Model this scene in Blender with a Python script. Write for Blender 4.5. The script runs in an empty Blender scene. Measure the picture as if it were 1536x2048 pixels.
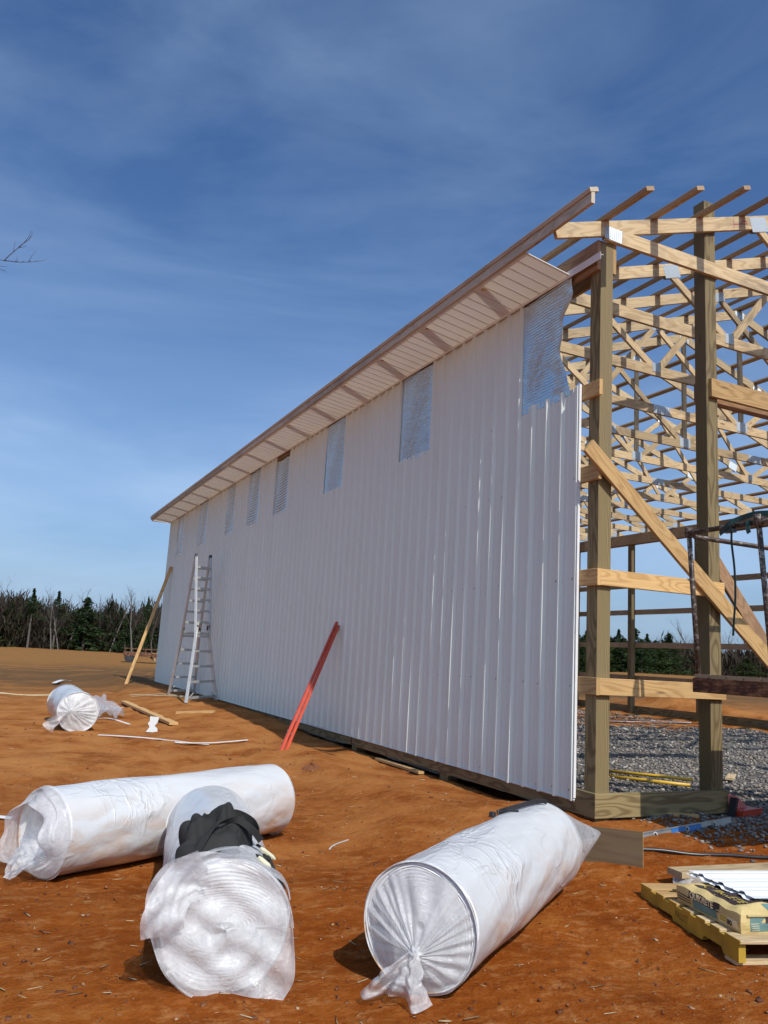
import bpy, bmesh, math, random
import numpy as np
from mathutils import Vector, Matrix

random.seed(7); rng = np.random.default_rng(7)
R = math.radians
scn = bpy.context.scene
COL = scn.collection

# ------------------------------------------------------------------ camera, sky, sun, exposure
yaw, pitch, roll = R(25.0638), R(10.0748), R(3.3015)
F = Vector((math.sin(yaw)*math.cos(pitch), math.cos(yaw)*math.cos(pitch), math.sin(pitch)))
Rt = Vector((math.cos(yaw), -math.sin(yaw), 0)); Up = Rt.cross(F)
R2 = Rt*math.cos(roll) + Up*math.sin(roll); U2 = Up*math.cos(roll) - Rt*math.sin(roll)
cam = bpy.data.cameras.new('camera'); camo = bpy.data.objects.new('camera', cam); COL.objects.link(camo)
camo.matrix_world = Matrix(((R2.x, U2.x, -F.x, -4.554), (R2.y, U2.y, -F.y, -5.4207), (R2.z, U2.z, -F.z, 1.2), (0, 0, 0, 1)))
cam.sensor_fit = 'VERTICAL'; cam.sensor_height = 24.0; cam.lens = 24.0*1630.14/2048.0
cam.clip_start = 0.05; cam.clip_end = 3000
scn.camera = camo

SUN_EL, SUN_AZ = R(46), R(180.45)         # azimuth clockwise from +Y: the sun stands behind the camera, in line with the wall
world = bpy.data.worlds.new('World'); scn.world = world; world.use_nodes = True
wn, wl = world.node_tree.nodes, world.node_tree.links
wn.clear()
wo = wn.new('ShaderNodeOutputWorld'); bg = wn.new('ShaderNodeBackground'); sky = wn.new('ShaderNodeTexSky')
sky.sky_type = 'NISHITA'; sky.sun_disc = False; sky.sun_elevation = SUN_EL; sky.sun_rotation = SUN_AZ
sky.altitude = 250; sky.air_density = 1.0; sky.dust_density = 3.5; sky.ozone_density = 2.0
bg.inputs['Strength'].default_value = 0.11
tc = wn.new('ShaderNodeTexCoord'); mp = wn.new('ShaderNodeMapping'); mp.inputs['Scale'].default_value = (1.1, 1.1, 4.2); mp.inputs['Rotation'].default_value = (0.2, 0.15, 0.6)
n1 = wn.new('ShaderNodeTexNoise'); n1.inputs['Scale'].default_value = 1.6; n1.inputs['Detail'].default_value = 7; n1.inputs['Roughness'].default_value = .55; n1.inputs['Distortion'].default_value = .5
r1 = wn.new('ShaderNodeMapRange'); r1.inputs[1].default_value = .42; r1.inputs[2].default_value = .82; r1.inputs[3].default_value = 0; r1.inputs[4].default_value = .30
mx = wn.new('ShaderNodeMix'); mx.data_type = 'RGBA'; mx.inputs['B'].default_value = (5.0, 6.7, 9.1, 1)
tint = wn.new('ShaderNodeMix'); tint.data_type = 'RGBA'; tint.blend_type = 'MULTIPLY'; tint.inputs['Factor'].default_value = 1; tint.inputs['B'].default_value = (.60, .88, 1.20, 1)
wl.new(tc.outputs['Generated'], mp.inputs[0]); wl.new(mp.outputs[0], n1.inputs['Vector']); wl.new(n1.outputs['Fac'], r1.inputs[0])
wl.new(sky.outputs[0], tint.inputs['A']); wl.new(tint.outputs['Result'], mx.inputs['A']); 
sp_ = wn.new('ShaderNodeSeparateXYZ'); wl.new(tc.outputs['Generated'], sp_.inputs[0])
hz = wn.new('ShaderNodeMapRange'); hz.interpolation_type = 'SMOOTHSTEP'; hz.inputs[1].default_value = .50; hz.inputs[2].default_value = .04; hz.inputs[3].default_value = 0; hz.inputs[4].default_value = .47
n2 = wn.new('ShaderNodeTexNoise'); n2.inputs['Scale'].default_value = 2.6; n2.inputs['Detail'].default_value = 6; mp2 = wn.new('ShaderNodeMapping'); mp2.inputs['Scale'].default_value = (1, 1, 5); mp2.inputs['Location'].default_value = (.4, 1.3, .2)
wl.new(tc.outputs['Generated'], mp2.inputs[0]); wl.new(mp2.outputs[0], n2.inputs['Vector'])
nr = wn.new('ShaderNodeMapRange'); nr.inputs[1].default_value = .3; nr.inputs[2].default_value = .7; nr.inputs[3].default_value = .55; nr.inputs[4].default_value = 1.1
hm = wn.new('ShaderNodeMath'); hm.operation = 'MULTIPLY'; ha = wn.new('ShaderNodeMath'); ha.operation = 'ADD'; ha.use_clamp = True
wl.new(sp_.outputs['Z'], hz.inputs[0]); wl.new(n2.outputs['Fac'], nr.inputs[0]); wl.new(hz.outputs[0], hm.inputs[0]); wl.new(nr.outputs[0], hm.inputs[1])
wl.new(hm.outputs[0], ha.inputs[0]); wl.new(r1.outputs[0], ha.inputs[1]); wl.new(ha.outputs[0], mx.inputs['Factor'])
wl.new(mx.outputs['Result'], bg.inputs[0]); wl.new(bg.outputs[0], wo.inputs[0])
sl = bpy.data.lights.new('sun', 'SUN'); sl.energy = 4.2; sl.angle = R(.53); sl.color = (1, .945, .86)
so = bpy.data.objects.new('sun', sl); COL.objects.link(so)
sd = Vector((math.sin(SUN_AZ)*math.cos(SUN_EL), math.cos(SUN_AZ)*math.cos(SUN_EL), math.sin(SUN_EL)))
so.rotation_euler = sd.to_track_quat('Z', 'Y').to_euler(); so.location = (0, -20, 20)
vs = scn.view_settings; vs.view_transform = 'Standard'; vs.look = 'None'; vs.exposure = 0.0; vs.gamma = 1.0; vs.use_curve_mapping = False

# ------------------------------------------------------------------ node helpers and materials
class NT:
    def __init__(s, name):
        s.m = bpy.data.materials.new(name); s.m.use_nodes = True
        s.t = s.m.node_tree; s.n = s.t.nodes; s.n.clear()
        s.out = s.N('ShaderNodeOutputMaterial')
    def N(s, ty, **k):
        n = s.n.new(ty)
        for a, v in k.items(): setattr(n, a, v)
        return n
    def L(s, a, b): s.t.links.new(a, b)
    def S(s, node, **k):
        for a, v in k.items():
            sock = node.inputs[int(a[1:])] if a[0] == '_' and a[1:].isdigit() else node.inputs[a.replace('_', ' ')]
            if isinstance(v, bpy.types.NodeSocket): s.L(v, sock)
            else:
                if isinstance(v, (tuple, list)) and len(v) == 3 and sock.type == 'RGBA': v = (*v, 1)
                sock.default_value = v
        return node
    def obj(s): return s.N('ShaderNodeTexCoord').outputs['Object']
    def pos(s): return s.N('ShaderNodeNewGeometry').outputs['Position']
    def rnd(s): return s.N('ShaderNodeObjectInfo').outputs['Random']
    def map(s, v, sc=(1, 1, 1), loc=(0, 0, 0), rot=(0, 0, 0)):
        return s.S(s.N('ShaderNodeMapping'), Vector=v, Scale=sc, Location=loc, Rotation=rot).outputs[0]
    def noise(s, v, sc, det=4, ro=.5, dist=0):
        return s.S(s.N('ShaderNodeTexNoise'), Vector=v, Scale=sc, Detail=det, Roughness=ro, Distortion=dist).outputs['Fac']
    def rng(s, v, a, b, c=0, d=1):
        return s.S(s.N('ShaderNodeMapRange'), _0=v, _1=a, _2=b, _3=c, _4=d).outputs[0]
    def math(s, op, a, b=0.0):
        n = s.N('ShaderNodeMath', operation=op); s.S(n, _0=a, _1=b); return n.outputs[0]
    def vadd(s, a, b):
        n = s.N('ShaderNodeVectorMath', operation='ADD'); s.S(n, _0=a, _1=b); return n.outputs[0]
    def mix(s, f, a, b, mode='MIX'):
        n = s.N('ShaderNodeMix', data_type='RGBA', blend_type=mode); s.S(n, Factor=f, A=a, B=b); return n.outputs['Result']
    def ramp(s, f, stops):
        n = s.N('ShaderNodeValToRGB'); e = n.color_ramp.elements
        while len(e) > 1: e.remove(e[-1])
        e[0].position = stops[0][0]; e[0].color = (*stops[0][1], 1)
        for p, c in stops[1:]:
            x = e.new(p); x.color = (*c, 1)
        s.L(f, n.inputs[0]); return n.outputs[0]
    def bump(s, h, st=.3, d=.01):
        return s.S(s.N('ShaderNodeBump'), Height=h, Strength=st, Distance=d).outputs[0]
    def bsdf(s, **k):
        b = s.S(s.N('ShaderNodeBsdfPrincipled'), **k); s.L(b.outputs[0], s.out.inputs[0]); return b

def wood(name, light, dark, ring=.007, stain=.35, knots=.5, rough=.75):
    t = NT(name); o = t.obj(); rv = t.rnd()
    off = t.N('ShaderNodeCombineXYZ'); t.S(off, X=t.math('MULTIPLY', rv, 57.0), Y=t.math('MULTIPLY', rv, 31.0), Z=t.math('MULTIPLY', rv, 13.0))
    po = t.vadd(o, off.outputs[0])
    wob = t.noise(t.map(po, (.9, 5, 5)), 1.0, 2, .5)
    sep = t.N('ShaderNodeSeparateXYZ'); t.L(o, sep.inputs[0])
    yy = t.math('ADD', sep.outputs[1], t.math('MULTIPLY_ADD', rv, .12)); zz = t.math('ADD', sep.outputs[2], t.math('MULTIPLY', t.math('FRACT', t.math('MULTIPLY', rv, 17.3)), .06))
    rr = t.math('SQRT', t.math('ADD', t.math('MULTIPLY', yy, yy), t.math('MULTIPLY', zz, zz)))
    rr = t.math('ADD', rr, t.math('MULTIPLY', wob, .11))
    rings = t.math('SINE', t.math('MULTIPLY', rr, 6.283/ring))
    g = t.rng(rings, -.2, 1, 0, 1)
    fine = t.noise(t.map(po, (2.5, 90, 90)), 1.0, 3, .6)
    c = t.mix(t.math('MULTIPLY', g, .72), (*light, 1), (*dark, 1))
    c = t.mix(t.rng(fine, .35, .75, 0, .35), c, (*dark, 1))
    st = t.rng(t.noise(t.map(po, (1.3, 5, 5)), 1.0, 4, .6), .53, .68, 0, stain)
    c = t.mix(st, c, (.17, .135, .10, 1))
    kn = t.S(t.N('ShaderNodeTexVoronoi'), Vector=t.map(po, (1.6, 7, 7)), Scale=1.0).outputs['Distance']
    c = t.mix(t.rng(kn, .05, .12, knots, 0), c, (.11, .055, .025, 1))
    br = t.rng(rv, 0, 1, .70, 1.12)
    bc = t.N('ShaderNodeCombineColor'); t.S(bc, Red=br, Green=br, Blue=br)
    c = t.mix(1.0, c, bc.outputs[0], 'MULTIPLY')
    t.bsdf(Base_Color=c, Roughness=rough, Normal=t.bump(t.math('ADD', fine, t.math('MULTIPLY', g, .4)), .25, .003))
    return t.m

def simple(name, col, rough=.6, metal=0.0, var=.12, bump=0.0, bsc=60, spec=.5, coat=0):
    t = NT(name); o = t.obj(); n = t.noise(o, 6.0, 5, .6)
    d = tuple(max(0, x*(1-var*2)) for x in col)
    c = t.mix(t.rng(n, .3, .7), (*col, 1), (*d, 1))
    k = dict(Base_Color=c, Roughness=rough, Metallic=metal)
    if bump: k['Normal'] = t.bump(t.noise(o, bsc, 4, .6), bump, .004)
    b = t.bsdf(**k); b.inputs['Specular IOR Level'].default_value = spec; b.inputs['Coat Weight'].default_value = coat
    return t.m

M = {}
M['wood_new'] = wood('new_pine', (.57, .435, .255), (.40, .275, .14), .008, .65, .8)
M['wood_fresh'] = wood('fresh_yellow_pine', (.60, .385, .16), (.40, .22, .075), .009, .12, .6)
M['wood_treated'] = wood('treated_timber', (.27, .205, .092), (.095, .06, .02), .011, .25, .7)
M['wood_brown'] = wood('brown_header_timber', (.36, .21, .11), (.22, .115, .05), .008, .3, .4)
M['wood_fascia'] = wood('weathered_fascia_timber', (.60, .52, .41), (.45, .38, .28), .01, .45, .8)
M['wood_purlin'] = wood('purlin_timber', (.42, .30, .18), (.27, .17, .09), .008, .35, .4)
M['plywood'] = wood('plywood', (.12, .075, .034), (.09, .05, .02), .02, .35, .1)

def mk_wallmetal():
    t = NT('white_painted_steel'); p = t.pos()
    n = t.noise(t.map(p, (1, 1.3, .25)), 2.0, 5, .6)
    sep = t.N('ShaderNodeSeparateXYZ'); t.L(p, sep.inputs[0])
    splash = t.rng(t.math('ADD', sep.outputs[2], t.math('MULTIPLY', n, .5)), .3, .75, .22, 0)
    c = t.mix(t.rng(n, .35, .7), (.75, .80, .745, 1), (.71, .76, .70, 1))
    c = t.mix(splash, c, (.60, .49, .40, 1))
    fine = t.noise(t.map(p, (1, 40, .6)), 1.0, 2, .5)
    b = t.bsdf(Base_Color=c, Roughness=.48, Normal=t.bump(fine, .06, .004)); b.inputs['Specular IOR Level'].default_value = .22
    return t.m
M['wall'] = mk_wallmetal()
M['trim'] = simple('white_trim_metal', (.78, .78, .78), .35, 0, .05)
M['white_sheet'] = simple('white_sheet_metal', (.80, .81, .83), .3, 0, .03)
def mk_soffit():
    t = NT('vinyl_soffit'); p = t.pos(); n = t.noise(p, 3, 4, .5)
    c = t.mix(n, (.72, .70, .66, 1), (.66, .64, .60, 1))
    d = t.S(t.N('ShaderNodeBsdfPrincipled'), Base_Color=c, Roughness=.5)
    tr = t.S(t.N('ShaderNodeBsdfTranslucent'), Color=(.72, .66, .58, 1))
    m = t.S(t.N('ShaderNodeMixShader'), _0=.18, _1=d.outputs[0], _2=tr.outputs[0]); t.L(m.outputs[0], t.out.inputs[0]); return t.m
M['soffit'] = mk_soffit()
def mk_foil():
    t = NT('foil_insulation'); p = t.pos()
    n = t.noise(t.map(p, (1, 3, 40)), 2.0, 3, .6); n2 = t.noise(p, 30, 3, .6)
    c = t.mix(n2, (.62, .67, .71, 1), (.46, .50, .54, 1))
    t.bsdf(Base_Color=c, Roughness=.24, Metallic=.9, Normal=t.bump(t.math('ADD', n, t.math('MULTIPLY', n2, .25)), .35, .008)); return t.m
M['foil'] = mk_foil()
def mk_galv():
    t = NT('galvanised_steel'); o = t.obj(); n = t.noise(o, 40, 3, .5)
    c = t.mix(n, (.48, .53, .56, 1), (.36, .40, .43, 1)); t.bsdf(Base_Color=c, Roughness=.45, Metallic=.45); return t.m
M['galv'] = mk_galv()
M['alu'] = simple('aluminium', (.60, .60, .58), .42, .45, .1)
M['dark_metal'] = simple('dark_plastic', (.04, .04, .045), .5, 0, .2)
M['orange'] = simple('orange_red_paint', (.60, .085, .042), .45, 0, .12)
M['yellow'] = simple('yellow_paint', (.72, .44, .035), .4, 0, .1)
M['yellow_pallet'] = simple('yellow_pallet_paint', (.52, .33, .03), .7, 0, .22, .3, 90)
M['red'] = simple('red_plastic', (.56, .055, .022), .4, 0, .15)
M['black'] = simple('black_fabric', (.020, .019, .018), .85, 0, .3, .5, 160)
M['black_plastic'] = simple('black_plastic', (.022, .022, .024), .38, 0, .2)
M['black_pipe'] = simple('black_poly_pipe', (.025, .025, .027), .35, 0, .2)
M['rubber'] = simple('rubber', (.03, .03, .03), .8, 0, .2)
M['green_strap'] = simple('green_webbing', (.015, .06, .055), .8, 0, .2, .4, 300)
M['cream'] = simple('cream_plastic', (.66, .62, .42), .55)
M['kraft'] = simple('kraft_paper', (.62, .47, .20), .8, 0, .12, .5, 35)
M['ink_brown'] = simple('brown_ink', (.045, .028, .03), .7, 0, .15)
M['ink_teal'] = simple('teal_ink', (.13, .24, .23), .7, 0, .1)
M['ink_cream'] = simple('cream_ink', (.75, .63, .40), .7, 0, .08)
M['ink_orange'] = simple('orange_ink', (.72, .36, .07), .7, 0, .08)
M['ink_gold'] = simple('gold_ink', (.50, .38, .08), .7, 0, .1)
M['ink_red'] = simple('red_crayon', (.45, .06, .07), .8, 0, .2)
M['stencil'] = simple('stencil_paint', (.16, .10, .012), .8, 0, .2)
M['blue'] = simple('blue_plastic', (.02, .14, .42), .4)
M['white_plastic'] = simple('white_plastic', (.48, .48, .47), .4, 0, .04)
M['level_frame'] = simple('level_aluminium', (.38, .37, .34), .45, .7, .15)
def mk_rust():
    t = NT('rusty_steel'); o = t.obj(); n = t.noise(o, 9, 6, .65); n2 = t.noise(t.map(o, (1, 1, 6)), 14, 4, .6)
    c = t.ramp(t.math('ADD', t.math('MULTIPLY', n, .6), t.math('MULTIPLY', n2, .4)), [(.36, (.03, .016, .013)), (.48, (.095, .036, .018)), (.60, (.28, .14, .065)), (.72, (.10, .04, .025))])
    t.bsdf(Base_Color=c, Roughness=.8, Metallic=.25, Normal=t.bump(n, .4, .004)); return t.m
M['rust'] = mk_rust()
def mk_pipe():
    t = NT('worn_pipe'); o = t.obj(); n = t.noise(t.map(o, (3, 12, 12)), 3, 5, .7)
    c = t.ramp(n, [(.35, (.03, .028, .028)), (.52, (.09, .06, .045)), (.62, (.30, .28, .25)), (.72, (.10, .06, .04))])
    t.bsdf(Base_Color=c, Roughness=.6, Metallic=.5); return t.m
M['pipe'] = mk_pipe()
def mk_wrap():      # white woven facing under clear film, with clay smears
    t = NT('white_insulation_facing'); o = t.obj(); p = t.pos()
    st = t.noise(t.map(p, (2.2, 2.2, 5)), 1.6, 6, .62, .6); sep = t.N('ShaderNodeSeparateXYZ'); t.L(p, sep.inputs[0])
    low = t.rng(sep.outputs[2], -.15, .30, .9, 0)
    dirt = t.math('MULTIPLY', t.rng(st, .44, .62), low)
    mud = t.N('ShaderNodeObjectInfo'); 
    c = t.mix(dirt, (.555, .565, .575, 1), (.46, .25, .11, 1))
    def crease(sc, rot, ns, lo, hi):
        q = t.noise(t.map(o, sc, rot=rot), ns, 3, .5, .7); r_ = t.math('ABSOLUTE', t.math('SUBTRACT', q, .5)); return t.math('MULTIPLY', t.rng(r_, 0, .05, 1, 0), t.rng(t.noise(o, 2.2, 2, .5), lo, hi))
    w1 = crease((7, 2.2, 2.2), (.5, .2, .7), 1.0, .42, .62); w2 = crease((3, 9, 3), (.3, .8, -.5), 1.0, .5, .7); w3 = t.noise(o, 5, 4, .55)
    h = t.math('ADD', t.math('MULTIPLY', w1, .5), t.math('ADD', t.math('MULTIPLY', w2, .4), t.math('MULTIPLY', w3, .6)))
    b = t.bsdf(Base_Color=c, Roughness=.55, Normal=t.bump(h, .45, .03)); b.inputs['Coat Weight'].default_value = .55; b.inputs['Coat Roughness'].default_value = .16
    t.L(t.bump(h, .6, .02), b.inputs['Coat Normal']); return t.m
M['wrap'] = mk_wrap()
M['layers'] = simple('insulation_edge_layers', (.80, .80, .80), .5, 0, .08)
M['layers_grey'] = simple('insulation_foil_edges', (.60, .61, .62), .5, 0, .1)
def mk_film(name, opac, tint=(.86, .86, .87)):
    t = NT(name); p = t.pos(); n = t.noise(p, 24, 5, .65, .6); n2 = t.noise(p, 7, 3, .5)
    nb = t.bump(t.math('ADD', n, t.math('MULTIPLY', n2, .8)), .6, .012)
    d = t.S(t.N('ShaderNodeBsdfDiffuse'), Color=(*tint, 1), Normal=nb); tl = t.S(t.N('ShaderNodeBsdfTranslucent'), Color=(*tint, 1))
    a = t.S(t.N('ShaderNodeMixShader'), _0=.35, _1=d.outputs[0], _2=tl.outputs[0])
    tr = t.S(t.N('ShaderNodeBsdfTransparent'), Color=(1, 1, 1, 1))
    f = t.rng(n, .30, .75, opac*.75, min(1, opac*1.3))
    m = t.S(t.N('ShaderNodeMixShader'), _0=f, _1=tr.outputs[0], _2=a.outputs[0])
    gl = t.S(t.N('ShaderNodeBsdfGlossy'), Roughness=.14, Normal=nb); fr = t.S(t.N('ShaderNodeFresnel'), IOR=1.35, Normal=nb)
    m2 = t.S(t.N('ShaderNodeMixShader'), _0=t.math('MINIMUM', t.math('MULTIPLY', fr.outputs[0], .8), .35), _1=m.outputs[0], _2=gl.outputs[0])
    t.L(m2.outputs[0], t.out.inputs[0]); return t.m
M['film'] = mk_film('clear_plastic_film', .46)
M['film_milky'] = mk_film('milky_plastic_film', .56)

def mk_clay():
    t = NT('red_clay'); p = t.pos()
    big = t.noise(p, .22, 4, .55); mid = t.noise(t.map(p, (1, 1, 1)), 1.7, 6, .62); fine = t.noise(p, 16, 6, .7); st = t.noise(t.map(p, (1.2, 5, 1), rot=(0, 0, .55)), 2.2, 5, .65)
    c = t.ramp(t.math('ADD', t.math('MULTIPLY', mid, .6), t.math('MULTIPLY', st, .4)), [(.33, (.13, .029, .003)), (.46, (.215, .051, .005)), (.56, (.265, .070, .009)), (.70, (.34, .118, .022))])
    c = t.mix(t.rng(fine, .5, .78, 0, .55), c, (.40, .165, .045, 1))
    c = t.mix(t.rng(fine, .22, .40, .55, 0), c, (.065, .015, .003, 1))
    sep = t.N('ShaderNodeSeparateXYZ'); t.L(p, sep.inputs[0])
    spk = t.noise(t.map(p, (1, 1.6, 1)), 7.5, 5, .75)
    c = t.mix(t.rng(spk, .52, .66, 0, .55), c, (.42, .19, .065, 1)); c = t.mix(t.rng(spk, .30, .42, .6, 0), c, (.10, .024, .004, 1))
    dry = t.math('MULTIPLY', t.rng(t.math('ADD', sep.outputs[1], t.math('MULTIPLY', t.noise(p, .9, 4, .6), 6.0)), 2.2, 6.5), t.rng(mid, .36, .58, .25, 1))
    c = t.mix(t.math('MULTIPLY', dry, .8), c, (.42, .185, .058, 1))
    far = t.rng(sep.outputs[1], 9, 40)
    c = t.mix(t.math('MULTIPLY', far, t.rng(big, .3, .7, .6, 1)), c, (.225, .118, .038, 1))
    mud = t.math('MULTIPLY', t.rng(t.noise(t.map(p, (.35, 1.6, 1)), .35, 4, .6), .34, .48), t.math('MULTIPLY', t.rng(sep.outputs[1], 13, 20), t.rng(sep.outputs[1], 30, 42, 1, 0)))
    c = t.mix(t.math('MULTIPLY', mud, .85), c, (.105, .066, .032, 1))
    h = t.math('ADD', t.math('MULTIPLY', mid, .8), t.math('ADD', t.math('MULTIPLY', fine, .5), t.math('MULTIPLY', t.noise(p, 55, 5, .7), .35)))
    b = t.bsdf(Base_Color=c, Roughness=1.0, Normal=t.bump(h, .9, .04)); b.inputs['Specular IOR Level'].default_value = .08; return t.m
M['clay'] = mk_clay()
def mk_isl(name, stops, rough=.85):
    t = NT(name); g = t.N('ShaderNodeNewGeometry'); c = t.ramp(g.outputs['Random Per Island'], stops); n = t.noise(g.outputs['Position'], 60, 4, .6)
    c = t.mix(t.rng(n, .3, .7, 0, .35), c, (.03, .028, .027, 1)); t.bsdf(Base_Color=c, Roughness=rough); return t.m
M['stone'] = mk_isl('grey_gravel_stone', [(0, (.10, .092, .084)), (.4, (.21, .185, .165)), (.7, (.31, .27, .235)), (.88, (.32, .26, .19)), (.97, (.5, .48, .45))])
M['clod'] = mk_isl('clay_clod', [(0, (.09, .024, .005)), (.5, (.18, .05, .010)), (.85, (.26, .10, .03)), (.97, (.48, .33, .20))])
M['straw'] = mk_isl('dry_straw', [(0, (.20, .10, .035)), (.5, (.36, .23, .10)), (.9, (.50, .40, .24))])
def mk_gravel():
    t = NT('gravel_bed'); p = t.pos(); v = t.S(t.N('ShaderNodeTexVoronoi'), Vector=p, Scale=26.0); n = t.noise(p, .8, 4, .6)
    c = t.ramp(v.outputs['Color'], [(.2, (.06, .055, .05)), (.6, (.14, .128, .118)), (.9, (.22, .20, .17))])
    c = t.mix(t.rng(n, .56, .72, 0, .7), c, (.22, .10, .05, 1))
    t.bsdf(Base_Color=c, Roughness=.9, Normal=t.bump(v.outputs['Distance'], .9, .03)); return t.m
M['gravel'] = mk_gravel()
def mk_leaf(name, a, b):
    t = NT(name); g = t.N('ShaderNodeNewGeometry'); c = t.mix(g.outputs['Random Per Island'], (*a, 1), (*b, 1))
    d = t.S(t.N('ShaderNodeBsdfDiffuse'), Color=c); tl = t.S(t.N('ShaderNodeBsdfTranslucent'), Color=c)
    m = t.S(t.N('ShaderNodeMixShader'), _0=.3, _1=d.outputs[0], _2=tl.outputs[0]); t.L(m.outputs[0], t.out.inputs[0]); return t.m
M['pine_leaf'] = mk_leaf('pine_needles', (.018, .034, .016), (.05, .075, .03))
M['cedar_leaf'] = mk_leaf('cedar_needles', (.03, .045, .016), (.06, .085, .03))
M['bark'] = simple('grey_bark', (.13, .11, .095), .9, 0, .25)
M['bark_pale'] = simple('pale_bark', (.17, .155, .135), .9, 0, .2)
M['twig'] = simple('twig', (.085, .068, .06), .9, 0, .25)
M['thicket'] = mk_leaf('thicket_twigs', (.028, .024, .018), (.075, .060, .045))

# ------------------------------------------------------------------ object helpers
def tag(o, label=None, cat=None, group=None, kind=None):
    for k, v in (('label', label), ('category', cat), ('group', group), ('kind', kind)):
        if v: o[k] = v
    return o
def empty(name, loc=(0, 0, 0), rz=0.0):
    o = bpy.data.objects.new(name, None); COL.objects.link(o); o.location = loc; o.rotation_euler = (0, 0, rz); o.empty_display_size = .2; return o
class MB:
    def __init__(s): s.v = []; s.f = []; s.mi = []
    def add(s, verts, faces, mi=0):
        b = len(s.v); s.v += [tuple(p) for p in verts]; s.f += [tuple(b+i for i in q) for q in faces]; s.mi += [mi]*len(faces)
    def box(s, c, d, m=None, mi=0):
        x, y, z = d[0]/2, d[1]/2, d[2]/2
        vs = [Vector((sx*x, sy*y, sz*z)) for sx in (-1, 1) for sy in (-1, 1) for sz in (-1, 1)]
        if m is not None: vs = [m @ p for p in vs]
        vs = [p + Vector(c) for p in vs]
        s.add(vs, [(0, 1, 3, 2), (4, 6, 7, 5), (0, 4, 5, 1), (2, 3, 7, 6), (0, 2, 6, 4), (1, 5, 7, 3)], mi); return s
    def tube(s, pts, r, n=8, mi=0, cap=True):
        pts = [Vector(p) for p in pts]; k = len(pts); rs = r if isinstance(r, (list, tuple)) else [r]*k
        rings = []; ref = None
        for i, p in enumerate(pts):
            d = (pts[min(i+1, k-1)] - pts[max(i-1, 0)]).normalized()
            if ref is None: ref = Vector((0, 0, 1)) if abs(d.z) < .9 else Vector((1, 0, 0))
            a = d.cross(ref).normalized(); b = a.cross(d).normalized(); ref = b
            rings += [p + (a*math.cos(6.28319*j/n) + b*math.sin(6.28319*j/n))*rs[i] for j in range(n)]
        fs = [(i*n+j, i*n+(j+1) % n, (i+1)*n+(j+1) % n, (i+1)*n+j) for i in range(k-1) for j in range(n)]
        if cap: fs += [tuple(range(n-1, -1, -1)), tuple((k-1)*n+j for j in range(n))]
        s.add(rings, fs, mi); return s
    def grid(s, fn, nu, nv, mi=0, wrap=False):
        vs = [fn(i/nu, j/nv) for i in range(nu if wrap else nu+1) for j in range(nv+1)]
        m = nu if wrap else nu+1
        fs = [(i*(nv+1)+j, ((i+1) % m)*(nv+1)+j, ((i+1) % m)*(nv+1)+j+1, i*(nv+1)+j+1) for i in range(nu) for j in range(nv)]
        s.add(vs, fs, mi); return s
    def prism(s, poly, z0, z1, mi=0):
        n = len(poly); vs = [(x, y, z0) for x, y in poly] + [(x, y, z1) for x, y in poly]
        s.add(vs, [tuple(range(n-1, -1, -1)), tuple(range(n, 2*n))] + [(i, (i+1) % n, n+(i+1) % n, n+i) for i in range(n)], mi); return s
    def mesh(s, name, mats, smooth=False):
        me = bpy.data.meshes.new(name); me.from_pydata(s.v, [], s.f)
        for m in (mats if isinstance(mats, (list, tuple)) else [mats]): me.materials.append(m)
        me.polygons.foreach_set('material_index', s.mi)
        if smooth: me.polygons.foreach_set('use_smooth', [True]*len(s.f))
        me.update(); return me
    def build(s, name, mats, parent=None, smooth=False, loc=None):
        o = bpy.data.objects.new(name, s.mesh(name, mats, smooth)); COL.objects.link(o)
        if parent: o.parent = parent
        if loc is not None: o.location = loc
        return o
def npmesh(name, V, Fc, mat, parent=None, smooth=False):
    me = bpy.data.meshes.new(name); k = Fc.shape[1]
    me.vertices.add(len(V)); me.vertices.foreach_set('co', V.astype(np.float32).ravel())
    me.loops.add(Fc.size); me.loops.foreach_set('vertex_index', Fc.astype(np.int32).ravel())
    me.polygons.add(len(Fc)); me.polygons.foreach_set('loop_start', np.arange(0, Fc.size, k, dtype=np.int32)); me.polygons.foreach_set('loop_total', np.full(len(Fc), k, np.int32))
    if smooth: me.polygons.foreach_set('use_smooth', np.ones(len(Fc), bool))
    me.materials.append(mat); me.update(calc_edges=True); me.validate()
    o = bpy.data.objects.new(name, me); COL.objects.link(o)
    if parent: o.parent = parent
    return o
_bc = {}
def board_mesh(L, w, t, mat, bev=.0025):
    key = (round(L, 3), round(w, 4), round(t, 4), mat.name)
    if key not in _bc:
        b = bev; y, z = t/2, w/2
        sec = [(-y, -z+b), (-y+b, -z), (y-b, -z), (y, -z+b), (y, z-b), (y-b, z), (-y+b, z), (-y, z-b)]
        mb = MB(); vs = [(-L/2, a, c) for a, c in sec] + [(L/2, a, c) for a, c in sec]
        mb.add(vs, [tuple(range(7, -1, -1)), tuple(range(8, 16))] + [(i, (i+1) % 8, 8+(i+1) % 8, 8+i) for i in range(8)])
        _bc[key] = mb.mesh('board', mat)
    return _bc[key]
def frame(a, b, wdir):
    a, b = Vector(a), Vector(b); x = (b-a).normalized(); w = Vector(wdir); z = (w - x*w.dot(x)).normalized(); y = z.cross(x); c = (a+b)/2
    return Matrix(((x.x, y.x, z.x, c.x), (x.y, y.y, z.y, c.y), (x.z, y.z, z.z, c.z), (0, 0, 0, 1)))
def board(name, parent, a, b, w, t, wdir, mat):
    L = (Vector(b)-Vector(a)).length
    o = bpy.data.objects.new(name, board_mesh(L, w, t, mat)); COL.objects.link(o)
    if parent: o.parent = parent
    o.matrix_local = frame(a, b, wdir); return o
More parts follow.
